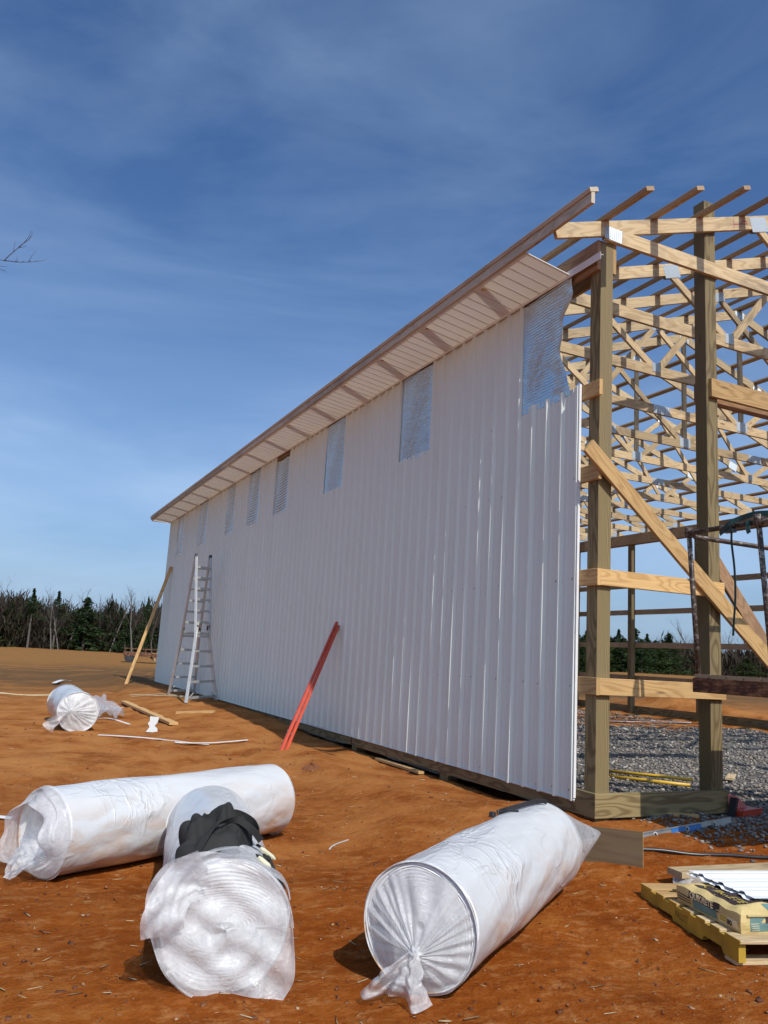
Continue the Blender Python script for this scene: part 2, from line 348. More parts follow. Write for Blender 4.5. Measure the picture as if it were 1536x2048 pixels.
def lettering(txt, size, mat, M4, parent, name='lettering', ext=.0006, sx=1.0, bold=0.0):
    cu = bpy.data.curves.new('txt', 'FONT'); cu.body = txt; cu.size = size; cu.extrude = ext; cu.align_x = 'LEFT'; cu.offset = bold
    to = bpy.data.objects.new('txt', cu); COL.objects.link(to)
    dg = bpy.context.evaluated_depsgraph_get(); me = bpy.data.meshes.new_from_object(to.evaluated_get(dg)); bpy.data.objects.remove(to)
    me.transform(Matrix.Diagonal((sx, 1, 1, 1))); me.materials.clear(); me.materials.append(mat)
    o = bpy.data.objects.new(name, me); COL.objects.link(o); o.parent = parent; o.matrix_local = M4; return o
def axes(o, x, y):
    x = Vector(x).normalized(); y = Vector(y); y = (y - x*y.dot(x)).normalized(); z = x.cross(y)
    return Matrix(((x.x, y.x, z.x, o[0]), (x.y, y.y, z.y, o[1]), (x.z, y.z, z.z, o[2]), (0, 0, 0, 1)))

# ------------------------------------------------------------------ ground
def sm(a, b, x):
    t = np.clip((np.asarray(x, float)-a)/(b-a), 0, 1); return t*t*(3-2*t)
def H(x, y):
    x = np.asarray(x, float); y = np.asarray(y, float)
    d1 = 1-sm(-2.2, -.6, x); d2 = 1-sm(-2.5, .3, y+.35*x); S = 1-(1-d1)*(1-d2)
    h = -.2*S*(1-.5*sm(2, 7, y)) + .08*sm(4, 10, y)*sm(-2, -.6, x)*(1-sm(20, 32, y))
    h = h - .075*sm(-1.1, -.35, x)*(1-sm(.3, .8, x))*sm(.5, 1.4, y)*(1-sm(6, 8.5, y))
    rr = np.hypot(x+4.55, y+5.42); az = np.degrees(np.arctan2(x+4.55, y+5.42))
    left = 1-sm(16, 34, az); right = sm(34, 42, az)*(1-sm(100, 140, az))
    return h - .62*sm(30, 150, rr)*left + 1.05*sm(24, 75, rr)*right + .02
def Hf(x, y): return float(H(x, y))
def vnoise(x, y, seed):
    r = np.random.default_rng(seed); T = r.random((64, 64)); xi = np.floor(x).astype(int); yi = np.floor(y).astype(int); fx = x-xi; fy = y-yi
    fx = fx*fx*(3-2*fx); fy = fy*fy*(3-2*fy); g = lambda a, b: T[a % 64, b % 64]
    return (g(xi, yi)*(1-fx)+g(xi+1, yi)*fx)*(1-fy)+(g(xi, yi+1)*(1-fx)+g(xi+1, yi+1)*fx)*fy - .5
def relief(x, y):
    n = vnoise(x*1.3, y*1.3, 1)*.034 + vnoise(x*3.1, y*3.1, 2)*.026 + vnoise(x*7.7, y*7.7, 3)*.018 + vnoise(x*17, y*17, 4)*.014 + vnoise(x*37, y*37, 5)*.008
    ruts = vnoise(x*.9+y*.5, (y*.9-x*.5)*4.5, 6)*.028
    tr = np.zeros_like(n)
    for ox, kk in ((-1.55, .055), (-2.95, .055)):
        dd = np.abs(x-ox-.12*(y-3)-.25*np.sin(y*.35)); tr = tr - .022*np.exp(-(dd/.13)**2)*(1+.5*np.sin(y*38+x*9)) + .012*np.exp(-((dd-.24)/.09)**2)
    return n*(1+.3*np.sign(n)*0) + ruts*sm(2, 9, y) + tr*sm(1.5, 4, y)
def make_ground():
    def axis(n, c, s, ext):
        t = np.linspace(-1, 1, n); k = 5.2
        return c + np.sinh(t*k)/np.sinh(k)*ext
    xs = axis(560, -2.2, 0, 420); ys = axis(620, -.8, 0, 620)
    X, Y = np.meshgrid(xs, ys, indexing='ij')
    inside = sm(.05, .35, X)*(1-sm(11.4, 11.7, X))*sm(-.02, .25, Y)*(1-sm(18.9, 19.3, Y))
    Z = H(X, Y) + relief(X, Y)*(1-.6*inside) - .07*inside
    V = np.stack([X, Y, Z], -1).reshape(-1, 3); n, m = X.shape
    I = (np.arange(n-1)[:, None]*m + np.arange(m-1)[None]).ravel()
    Fc = np.stack([I, I+m, I+m+1, I+1], -1)
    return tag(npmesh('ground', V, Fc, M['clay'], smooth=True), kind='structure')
make_ground()
def gravel_floor():
    xs = np.linspace(.02, 11.62, 180); ys = np.linspace(.02, 19.1, 220); X, Y = np.meshgrid(xs, ys, indexing='ij')
    Z = .012 + vnoise(X*1.1, Y*1.1, 11)*.05 + vnoise(X*5, Y*5, 12)*.018
    V = np.stack([X, Y, Z], -1).reshape(-1, 3); n, m = X.shape; I = (np.arange(n-1)[:, None]*m + np.arange(m-1)[None]).ravel()
    tag(npmesh('gravel_floor', V, np.stack([I, I+m, I+m+1, I+1], -1), M['gravel'], smooth=True), kind='structure')
gravel_floor()
OCT = np.array([(1, 0, 0), (-1, 0, 0), (0, 1, 0), (0, -1, 0), (0, 0, 1), (0, 0, -1)], float)
OF = np.array([(0, 2, 4), (2, 1, 4), (1, 3, 4), (3, 0, 4), (2, 0, 5), (1, 2, 5), (3, 1, 5), (0, 3, 5)])
CUB = np.array([(a, b, c) for a in (-.75, .75) for b in (-.75, .75) for c in (-.75, .75)], float)
CF = np.array([(0, 1, 3), (0, 3, 2), (4, 6, 7), (4, 7, 5), (0, 4, 5), (0, 5, 1), (2, 3, 7), (2, 7, 6), (0, 2, 6), (0, 6, 4), (1, 5, 7), (1, 7, 3)])
def scatter(name, P, sizes, mat, base=CUB, bf=CF, flat=.6):
    n = len(P); k = len(base)
    V = base[None]*(1+rng.uniform(-.45, .3, (n, k, 3))); V = V*sizes[:, None, None]*np.stack([rng.uniform(.8, 1.5, n), rng.uniform(.7, 1.1, n), np.full(n, flat)*rng.uniform(.7, 1.3, n)], -1)[:, None]
    a = rng.uniform(0, 6.283, n); tl = rng.normal(0, .35, n); ca, sa, ct, st = np.cos(a), np.sin(a), np.cos(tl), np.sin(tl)
    y, z = V[..., 1]*ct[:, None]-V[..., 2]*st[:, None], V[..., 1]*st[:, None]+V[..., 2]*ct[:, None]; x = V[..., 0]
    V = np.stack([x*ca[:, None]-y*sa[:, None], x*sa[:, None]+y*ca[:, None], z], -1) + P[:, None]
    Fc = (bf[None]+np.arange(n)[:, None, None]*k).reshape(-1, 3)
    return tag(npmesh(name, V.reshape(-1, 3), Fc, mat), kind='stuff')
def gz(x, y): return H(x, y) + relief(x, y)
n = 30000; u = rng.random(n)
gx = .1 + 11.4*rng.random(n)**1.25; gy = .05 + 18.8*u**1.7
zz = .02 + vnoise(gx*1.1, gy*1.1, 11)*.05 + vnoise(gx*5, gy*5, 12)*.018
scatter('gravel', np.stack([gx, gy, zz], -1), rng.uniform(.008, .021, n)*(1+gy/14), M['stone'])
n = 3600; gx = rng.normal(2.0, .85, n); gy = -.02-np.abs(rng.normal(0, .55, n)); k = (gx > .35) & (gx < 5); gx, gy = gx[k], gy[k]
scatter('gravel', np.stack([gx, gy, gz(gx, gy)+.004], -1), rng.uniform(.006, .020, len(gx)), M['stone'])
n = 15000; rr_ = 1.2+13*rng.random(n)**1.6; aa = R(25)+rng.uniform(-.62, .62, n); gx = -4.55+rr_*np.sin(aa); gy = -5.42+rr_*np.cos(aa); k = (gx < -.02) | (gy < -.1); gx, gy = gx[k], gy[k]
scatter('clay_clods', np.stack([gx, gy, gz(gx, gy)+.001], -1), rng.uniform(.0012, .0048, len(gx))*(1+rng.random(len(gx))**7*2.8), M['clod'])
k = rng.choice(len(gx), 1500, replace=False); LB = CUB*np.array([4.2, .35, .5]); hx, hy = gx[k]+rng.normal(0, .1, 1500), gy[k]+rng.normal(0, .1, 1500)
scatter('straw', np.stack([hx, hy, gz(hx, hy)+.002], -1), rng.uniform(.003, .009, 1500), M['straw'], LB, CF)
# dirt bank thrown up beyond the far side of the barn
def mound(name, cx, cy, rx, ry, h, rz=0.0):
    def f(u, v):
        r = v; a = u*6.28319; x, y = math.cos(a)*rx*r, math.sin(a)*ry*r; X = cx+x*math.cos(rz)-y*math.sin(rz); Y = cy+x*math.sin(rz)+y*math.cos(rz)
        n = float(vnoise(np.array(X*1.1), np.array(Y*1.1), 21))*.5+float(vnoise(np.array(X*3.3), np.array(Y*3.3), 22))*.25
        return (X, Y, Hf(X, Y) - .06 + h*(math.cos(min(1, r)*math.pi)*.5+.5)*(1+n))
    return MB().grid(f, 64, 18, wrap=True).build(name, M['clay'], smooth=True)
tag(mound('dirt_pile', 32, 22, 4.6, 3.0, .95, .4), 'tan heap of loose dirt behind the barn beside the rusty platform', 'dirt pile')
tag(mound('dirt_pile', 14.6, 13.2, 1.5, 5.5, .42), 'long low bank of orange dirt outside the far barn wall', 'dirt pile')

# ------------------------------------------------------------------ the barn
L_, WD = 19.25, 11.7
barn = tag(empty('pole_barn'), 'unfinished timber pole barn with white ribbed metal side wall and open roof trusses', 'barn')
CH = .14                                      # chord depth (2x6)
def ztop(x): return 5.205 + .328*(x if x <= WD/2 else WD-x)
P_Y = [.07 + 2.3825*i for i in range(9)]
for i, y in enumerate(P_Y):                   # posts of the clad wall
    board('post', barn, (.07, y, -.35), (.07, y, 5.03), .14, .14, (0, 1, 0), M['wood_treated'])
for y in (.07, 2.7, 5.1, 7.5, 9.95, 12.4, 14.8, 17.0, 19.18):
    board('post', barn, (WD-.07, y, -.35), (WD-.07, y, 5.03), .14, .14, (0, 1, 0), M['wood_treated'])
board('post', barn, (1.35, .07, -.35), (1.35, .07, 5.83), .14, .14, (1, 0, 0), M['wood_treated'])
board('post', barn, (5.0, .07, -.35), (5.0, .07, 6.7), .14, .14, (1, 0, 0), M['wood_treated'])
for x in (4.0, 7.7): board('post', barn, (x, 19.18, -.35), (x, 19.18, 6.3), .14, .14, (1, 0, 0), M['wood_treated'])
# headers under the trusses
for xs, mat, y0 in ((-.018, 'wood_brown', .002), (.159, 'wood_fresh', .002), (WD+.018, 'wood_purlin', .002), (WD-.159, 'wood_purlin', .002)):
    ys = [y0, 4.83, 9.6, 14.36, L_]
    for a, b in zip(ys[:-1], ys[1:]):
        board('header', barn, (xs, a, 4.888), (xs, b-.004, 4.888), .284, .036, (0, 0, 1), M[mat if (mat != 'wood_fresh' or a < 1) else 'wood_purlin'])
# girts on both long walls
for z in (3.63, 2.875, 1.965, 1.063):
    for a, b in zip([.0, 7.2, 14.36], [7.196, 14.356, L_]):
        board('girt', barn, (-.018, a-.04, z), (-.018, b, z), .14, .034, (0, 0, 1), M['wood_fresh'] if a == 0 else M['wood_purlin'])
        board('girt', barn, (WD+.018, a, z-.04), (WD+.018, b, z-.04), .14, .036, (0, 0, 1), M['wood_purlin'])
for a, b in zip([-.078, 4.83, 9.6, 14.36], [4.826, 9.596, 14.356, L_]):
    board('skirt_board', barn, (-.018, a+.04, .125), (-.018, b, .115), .19, .036, (0, 0, 1), M['wood_treated'])
    board('skirt_board', barn, (WD+.018, a, .18), (WD+.018, b, .18), .19, .036, (0, 0, 1), M['wood_treated'])
# open gable nearest the camera
board('skirt_board', barn, (-.034, -.021, .125), (1.43, -.021, .13), .19, .038, (0, 0, 1), M['wood_treated'])
board('girt', barn, (-.0, -.021, 1.965), (1.43, -.021, 1.972), .138, .038, (0, 0, 1), M['wood_fresh'])
board('girt', barn, (-.0, -.021, 1.063), (1.43, -.021, 1.066), .138, .038, (0, 0, 1), M['wood_fresh'])
board('header', barn, (1.305, -.021, 3.888), (5.07, -.021, 3.888), .18, .038, (0, 0, 1), M['wood_fresh'])
board('header', barn, (1.305, .16, 3.888), (5.07, .16, 3.888), .18, .038, (0, 0, 1), M['wood_brown'])
board('brace', barn, (-.17, -.06, 3.07), (3.66, -.06, .02), .14, .036, (.63, 0, .78), M['wood_fresh'])
board('brace', barn, (1.36, .165, 2.46), (3.5, .165, .02), .14, .036, (.75, 0, .66), M['wood_brown'])
# far gable
for z in (3.6, 2.86, 1.95, 1.05): board('girt', barn, (0, L_+.021, z), (WD, L_+.021, z), .14, .038, (0, 0, 1), M['wood_purlin'])
board('skirt_board', barn, (0, L_+.021, .16), (WD, L_+.021, .16), .19, .038, (0, 0, 1), M['wood_treated'])

# trusses
def plate_mesh(w, h):
    mb = MB(); nr = 9
    for side in (-1, 1):
        pts = []
        for i in range(nr*2+1):
            pts.append((-w/2 + w*i/(nr*2), side*(.0205 + (.006 if i % 2 else 0.0))))
        vs = [(x, y, -h/2) for x, y in pts] + [(x, y, h/2) for x, y in pts]; k = len(pts)
        mb.add(vs, [(i, i+1, k+i+1, k+i) for i in range(k-1)])
    return mb.mesh('connector_plate', M['galv'])
PL = {k: plate_mesh(*k) for k in ((.20, .125), (.24, .155), (.13, .12), (.32, .13))}
def plate(parent, x, z, key, rot=0.0):
    o = bpy.data.objects.new('connector_plate', PL[key]); COL.objects.link(o); o.parent = parent; o.location = (x, 0, z); o.rotation_euler = (0, rot, 0); return o
def make_truss():
    t = bpy.data.objects.new('roof_truss', None); COL.objects.link(t); t.parent = barn; t.empty_display_size = .2
    sl_ = math.atan(.328); c, s = math.cos(sl_), math.sin(sl_); mid = WD/2
    up = (-s, 0, c); off = CH/2
    def tc_pt(x): return (x + s*off, 0, ztop(x) - c*off)
    for sg in (0, 1):
        fx = (lambda p: (WD-p[0], p[1], p[2])) if sg else (lambda p: p)
        upv = (s, 0, c) if sg else up
        a, m_, b = tc_pt(-.56), tc_pt(3.0), tc_pt(mid-.02)
        board('top_chord', t, fx(a), fx(m_), CH, .038, upv, M['wood_new']); board('top_chord', t, fx(m_), fx(b), CH, .0375, upv, M['wood_new'])
    for a, b in ((.02, 4.16), (4.163, 7.74), (7.743, WD-.02)):
        board('bottom_chord', t, (a, 0, 5.10), (b, 0, 5.10), CH, .0375, (0, 0, 1), M['wood_new'])
    webs = [((1.99, 5.73), (2.82, 5.17)), ((2.98, 5.17), (4.02, 6.38)), ((4.12, 6.38), (5.72, 5.17))]
    for (x0, z0), (x1, z1) in webs:
        for sg in (0, 1):
            q = (lambda x: WD-x) if sg else (lambda x: x)
            board('web', t, (q(x0), 0, z0), (q(x1), 0, z1), .089, .0365, (1, 0, 1 if not sg else -1) if abs(x1-x0) > abs(z1-z0) else (1, 0, 0), M['wood_new'])
    board('web', t, (mid, 0, 5.17), (mid, 0, 6.95), .089, .0365, (1, 0, 0), M['wood_new'])
    for sg in (0, 1):
        q = (lambda x: WD-x) if sg else (lambda x: x); k = -1 if sg else 1
        plate(t, q(.11), 5.10, (.20, .125), .05*k); plate(t, q(2.0), 5.76, (.24, .155), -.31*k); plate(t, q(2.9), 5.14, (.13, .12)); plate(t, q(4.06), 6.42, (.20, .125), -.31*k); plate(t, q(4.16), 5.10, (.32, .13))
    plate(t, mid, 5.13, (.24, .155)); plate(t, mid, 7.02, (.20, .125))
    return t
tr0 = make_truss(); tr0.location.y = -.021
def copy_tree(o, parent):
    c = o.copy(); COL.objects.link(c); c.parent = parent
    for ch in list(o.children): copy_tree(ch, c)
    return c
for i in range(1, 17):
    c_ = copy_tree(tr0, barn); c_.location.y = .03 + 1.19*i - .05; c_.location.z = rng.normal(0, .006); c_.rotation_euler.z = rng.normal(0, .002)
# red crayon marks on the first top chord
def chord_mark(x0, x1, dz0, dz1, w):
    z0, z1 = ztop(x0)-dz0, ztop(x1)-dz1
    MB().box((0, 0, 0), (math.hypot(x1-x0, z1-z0), .0008, w), Matrix.Rotation(-math.atan2(z1-z0, x1-x0), 3, 'Y')).build('lettering', M['ink_red'], tr0, loc=((x0+x1)/2, -.0194, (z0+z1)/2))
chord_mark(1.64, 1.641, .03, .13, .006); chord_mark(1.645, 1.84, .085, .085, .008); chord_mark(1.76, 1.82, .06, .055, .010); chord_mark(1.75, 1.76, .06, .085, .008); chord_mark(1.81, 1.82, .055, .085, .008)
# purlins
sl_ = math.atan(.328)
for k in range(12):
    x = -.575 + .583*k if k else -.585
    for sg in (0, 1):
        xx = WD-x if sg else x; upv = (-math.sin(sl_), 0, math.cos(sl_)) if not sg else (math.sin(sl_), 0, math.cos(sl_))
        z = ztop(x) + .0215; wd = Vector((math.cos(sl_), 0, math.sin(sl_)*(1 if not sg else -1)))
        for a, b in ((-.60-.01*rng.random(), 5.99), (5.994, 12.6), (12.604, 19.55)):
            dzv = -.05*max(0, b)/19 if k == 0 and not sg else 0
            board('purlin', barn, (xx, a, z - (.10*max(0, a)/20 if k == 0 and not sg else 0)), (xx, b, z - (.10*max(0, b)/20 if k == 0 and not sg else 0)), .089, .038, wd, M['wood_fascia'] if k == 0 and not sg else M['wood_purlin'])
# eave: fascia, soffit, channel
def ez(y): return 4.912 - .055*max(0, y)/19.6
ys = [-.60, 3.4, 7.2, 11.2, 15.3, 19.52]
for a, b in zip(ys[:-1], ys[1:]):
    board('fascia_board', barn, (-.592, a, ez(a)+.066), (-.592, b-.003, ez(b)+.066), .132, .036, (0, 0, 1), M['wood_fascia'])
sp = .305; k = 0; y = .36
while y < 19.45:
    y1 = min(y+sp, 19.5); prof = []
    for q in (0, 1):
        a = y + (y1-y)*q/2; w = (y1-y)/2
        prof += [(a, 0), (a+.006, .012), (a+.014, .012), (a+.020, 0), (a+w-.001, 0)]
    mb = MB(); xs = (-.572, -.33, -.066); vs = []
    for x in xs:
        f = (x+.066)/(-.506)
        vs += [(x, py, 4.828 + (ez(py)-4.828+.006)*f + pz) for py, pz in prof]
    m = len(prof); mb.add(vs, [(i*m+j, (i+1)*m+j, (i+1)*m+j+1, i*m+j+1) for i in range(2) for j in range(m-1)])
    mb.build('soffit_panel', M['soffit'], barn); y = y1; k += 1
mb = MB(); 
for (x0, x1, z0, z1) in ((-.072, -.040, 4.842, 4.846), (-.072, -.0695, 4.846, 4.872), (-.072, -.0695, 4.800, 4.842)):
    mb.box(((x0+x1)/2, 9.7, (z0+z1)/2), (x1-x0, 19.56, z1-z0))
mb.build('soffit_channel', M['trim'], barn)
MB().box((-.3, 19.515, 4.87), (.55, .02, .09)).build('soffit_end_trim', M['trim'], barn)

# ribbed wall sheets
WIN = [(.19, 1.115), (3.02, 3.86), (5.74, 6.53), (8.38, 9.12), (10.16, 10.91), (11.98, 12.64), (14.56, 15.42), (17.34, 18.06)]
RIB = [(-.041, 0), (-.012, .027), (.012, .027), (.041, 0), (.066, 0), (.073, .004), (.085, .004), (.092, 0), (.132, 0), (.139, .004), (.151, .004), (.158, 0)]
y0 = .205; PB = .14
ribc = [.458 + .2286*i for i in range(-1, 84)]
prof = [(y0, 0)]
for c in ribc:
    for a, h in RIB:
        if y0 < c+a < 19.28: prof.append((c+a, h))
for a, b in WIN:                            # columns at the window edges
    for e in (a, b): 
        if e > y0: prof.append((e, 0.0))
prof = sorted(set(prof))
edges = [y0] + [.34 + .9144*i for i in range(1, 30) if .34+.9144*i < 19.2] + [19.28]
zl = [PB, .55, 1.0, 1.45, 1.9, 2.35, 2.8, 3.25, 3.70, 4.1, 4.45, 4.822]
for e0, e1 in zip(edges[:-1], edges[1:]):
    pr = [p for p in prof if e0-.0001 <= p[0] <= e1+.0001]
    if len(pr) < 2: continue
    nxt = [p for p in prof if p[0] > e1]
    if nxt: pr = pr + [nxt[0]]
    mb = MB(); drop = rng.normal(0, .003) - (.015 if e0 < 1 else 0)
    for (ya, ha), (yb, hb) in zip(pr[:-1], pr[1:]):
        ym = (ya+yb)/2; win = any(a < ym < b for a, b in WIN)
        zz_ = [z for z in zl if z <= (3.70 if win else 9)]
        vs = []
        for z in zz_:
            for yy, hh in ((ya, ha), (yb, hb)):
                wob = .0016*math.sin(yy*9.1+z*2.3)+.0016*math.sin(yy*3.7-z*3.1)+.0012*math.sin(yy*21+z*1.3)
                vs.append((-.043-hh+wob, yy, z+(drop if z == PB else 0)))
        mb.add(vs, [(2*i, 2*i+1, 2*i+3, 2*i+2) for i in range(len(zz_)-1)])
    o = mb.build('wall_sheet', M['wall'], barn)
MB().box((-.052, .200, 1.93), (.024, .012, 3.56)).build('corner_trim', M['trim'], barn)
MB().box((-.054, 9.7, PB-.004), (.022, 19.0, .006)).build('base_trim', M['trim'], barn)
# screws
V = []; Fs = []
hexa = [(math.cos(6.28319*i/6), math.sin(6.28319*i/6)) for i in range(6)]
for z in (2.86, 1.96, 1.05, .19, 3.62):
    for c in ribc:
        yy = c+.052+rng.normal(0, .004)
        if yy < .23 or yy > 19.2 or (z > 3.6 and any(a-.05 < yy < b+.05 for a, b in WIN)) or rng.random() < .12 or (z in (2.86, 3.62) and rng.random() < .6): continue
        zz_ = z+rng.normal(0, .006); b = len(V)
        V += [(-.044, yy+.009*a, zz_+.009*d) for a, d in hexa] + [(-.049, yy+.0055*a, zz_+.0055*d) for a, d in hexa]
        Fs += [(b+i, b+(i+1) % 6, b+6+(i+1) % 6, b+6+i) for i in range(6)] + [tuple(b+6+i for i in range(6))]
mb = MB(); mb.add(V, Fs); tag(mb.build('screw', M['level_frame'], barn), kind='stuff')
# foil sheets behind the cut-outs
for i, (a, b) in enumerate(WIN):
    lo, hi = a-.05, b+.05
    if i == 0: lo = .335
    slant = rng.uniform(-.03, .03); amp = .0115; zt = 4.80 if i != 3 else 4.70; zb = 3.64
    nu, nv = 30, 150
    def fs(u, v, i=i, lo=lo, hi=hi, slant=slant, zt=zt):
        z = zb + (zt-zb)*v; yy = lo + (hi-lo)*u; e = min(1, 6*min(u, 1-u))*min(1, 10*v+.05)
        x = -.0385 - .002*e - amp*(1 if i < 3 else 1.35)*e*(.5+.5*math.sin(z*6.283/(.030 if i < 3 else .052) + yy*(3+slant*40) + math.sin(yy*7+i)*1.1)) * (.85+.2*math.sin(yy*9+z*3+i*2))
        x -= .003*e*max(0, math.sin(z*5+i*1.7))
        if i == 0:
            w = max(0, 1-u*2.2); bulge = math.sin(math.pi*min(1, max(0, (v-.06)/.80)))
            yy = yy + w*.115*bulge + w*.0; x -= .035*w*w*(.4+bulge) + .012*w*math.sin(v*21)
            x = min(x, -.046)
        if i in (3, 4, 7) and u > .82 and v < .5: yy -= (u-.82)*.25*math.sin(math.pi*v*2)
        return (x, yy, z)
    MB().grid(fs, nu, nv).build('foil_sheet', M['foil'], barn, smooth=True)

# ------------------------------------------------------------------ things leaning on and standing by the wall
o = board('timber_pole', None, (-1.01, 18.17, .06), (-.10, 18.25, 3.40), .085, .038, (.9, -.43, 0), M['wood_fresh'])
tag(o, 'long pale two by four leaning against the far end of the white wall', 'board')
for (a, b, lab, dy) in (((-1.10, 4.64, -.03), (-.085, 5.55, 1.66), 'orange metal channel leaning on the wall, longer one of the pair', 0), ((-1.05, 4.60, -.03), (-.088, 5.47, 1.61), 'orange metal channel leaning on the wall, shorter lower one of the pair', 1)):
    t_ = empty('metal_channel'); tag(t_, lab, 'metal channel', 'orange metal channels leaning on the wall')
    t_.matrix_world = frame(a, b, (0, 1, 0)); Lc = (Vector(b)-Vector(a)).length
    mb = MB()
    mb.box((0, 0, 0), (Lc, .004, .042)); mb.box((0, .016, .019), (Lc-.001, .028, .004)); mb.box((0, .016, -.019), (Lc-.001, .028, .004)); mb.build('channel', M['orange'], t_)
    for sx in (-.78, -.48, -.12, .1, .45):
        mb = MB(); mb.tube([(sx, -.008, .008), (sx, .004, .008)], .008, 8); mb.build('bolt', M['galv'], t_)
# multi-position ladder, set up as an A frame
lad = tag(empty('stepladder', (-.55, 12.2, 0)), 'tall aluminium folding ladder standing as an A frame before the wall', 'ladder'); LO = Vector((-.55, 12.2, 0))
FL, FR, RL, RR = Vector((-.92, 10.97, .06)), Vector((-.10, 11.86, .075)), Vector((-.78, 13.43, .07)), Vector((-.14, 13.75, .08))
TL, TR = Vector((-.72, 12.22, 3.11)), Vector((-.36, 12.42, 3.13))
for (a, b, ta, tb, sg) in ((FL, FR, TL, TR, -1), (RL, RR, TL+Vector((0, .10, 0)), TR+Vector((0, .10, 0)), 1)):
    la, lb = (a-LO), (b-LO); pa, pb = ta-LO, tb-LO
    ka, kb = la.lerp(pa, .50), lb.lerp(pb, .50); wv = (lb-la).normalized(); mid_ = (ka+kb)/2; hw = (pb-pa).length/2+.02
    ka2, kb2 = mid_-wv*hw, mid_+wv*hw
    out = Vector((wv.y, -wv.x, 0))
    for (f_, k2, p_) in ((la, ka2, pa), (lb, kb2, pb)):
        board('side_rail', lad, f_+Vector((0, 0, .03)), k2+(k2-f_).normalized()*.1, .062, .03, out, M['alu'])
        board('side_rail', lad, k2+(f_-k2).normalized()*.28, p_, .055, .026, out, M['alu'])
        MB().box((0, 0, 0), (.06, .05, .045)).build('foot', M['rubber'], lad, loc=f_+Vector((0, 0, .02)))
        MB().box((0, 0, 0), (.05, .05, .09)).build('bracket', M['dark_metal'], lad, loc=k2)
    for i in range(5):
        t0 = .08+.2*i; board('rung', lad, la.lerp(ka2, t0), lb.lerp(kb2, t0), .048, .03, (0, 0, 1), M['alu'])
    for i in range(7):
        t0 = -.08+.155*i; board('rung', lad, ka2.lerp(pa, t0), kb2.lerp(pb, t0), .048, .03, (0, 0, 1), M['alu'])
    for f_, g_ in ((la, lb), (lb, la)):
        MB().tube([f_.lerp(g_, .02)+Vector((0, 0, .08)), f_.lerp(g_, .2)+Vector((0, 0, .22))], .009, 6).build('knee_brace', M['alu'], lad)
for p_ in (TL, TR):
    mb = MB(); q_ = p_-LO+Vector((0, .05, .02)); mb.tube([q_-Vector((.025, 0, 0)), q_+Vector((.025, 0, 0))], .055, 14); mb.build('hinge', M['dark_metal'], lad)

# ------------------------------------------------------------------ insulation rolls
def ground_tri(x, y): return Hf(x, y) + float(relief(np.array(x), np.array(y)))*.3
def make_roll(x, y, th, L, D, label, squash=0.0, hollow=False, seed=0):
    th = R(th); ax = Vector((math.sin(th), math.cos(th), 0)); zf = Hf(x, y)-.012; zb = Hf(x+ax.x*L, y+ax.y*L)-.012; r = D/2
    e = tag(empty('insulation_roll'), label, 'insulation roll', 'rolls of white insulation lying on the clay')
    d = Vector((ax.x*L, ax.y*L, zb-zf)).normalized(); s = d.cross(Vector((0, 0, 1))).normalized(); u = s.cross(d)
    # local frame: X to the right seen from the front, Y along the axis, Z up
    o = Vector((x, y, zf+r)); e.matrix_world = Matrix(((s.x, d.x, u.x, o.x), (s.y, d.y, u.y, o.y), (s.z, d.z, u.z, o.z), (0, 0, 0, 1)))
    rs = np.random.default_rng(seed); ph = rs.uniform(0, 6.28, 8)
    def rad(a, v):
        flat = .012*max(0, -math.sin(a))**6
        wr = .0040*math.sin(5*a+v*9+ph[0])+.003*math.sin(9*a-v*14+ph[1])+.0016*abs(math.sin(8*a+v*17+ph[2]+math.sin(v*7)))+.0014*abs(math.sin(6*a-v*23+ph[3]+math.sin(a*3)*1.2))
        return r-.004-flat+wr*min(1, 8*v, 8*(1-v)+.2)
    def body(uu, v):
        a = uu*6.28319; q = rad(a, v); return (math.cos(a)*q, v*L, math.sin(a)*q)
    MB().grid(body, 170, 110, wrap=True).build('plastic_wrap', M['wrap'], e, smooth=True)
    # layered ends
    for end in (0, 1):
        mb = MB(); prof_ = []; n_ = 44
        for i in range(n_+1):
            q = r*.996 - (r*.996-.018)*i/n_; prof_.append((q, .008 if i % 2 else .013))
        prof_.append((.012, .09)); m_ = len(prof_); na = 72
        for k_ in range(na):
            a = k_*6.28319/na
            for i, (q, h) in enumerate(prof_):
                f = 1-i/m_; sqx = 1+squash*(1-f)*1.6; sqz = 1-squash*(1-f)*.8
                w = 1+.016*math.sin(3*a+i*.4)+.012*math.sin(5*a-i*.23)+.006*math.sin(11*a+i*1.7)
                yy = h + (.012*(1-f) if not hollow else .0)
                mb.v.append((math.cos(a)*q*w*(sqx if i > 4 else 1), yy if end == 0 else L-yy, math.sin(a)*q*w*(sqz if i > 4 else 1)))
        for k_ in range(na):
            for i in range(m_-1):
                k2 = (k_+1) % na; mb.f.append((k_*m_+i, k_*m_+i+1, k2*m_+i+1, k2*m_+i)); mb.mi.append(1 if i % 2 else 0)
        mb.build('insulation_layers', [M['layers'], M['layers_grey']], e)
    return e, r, L, ph
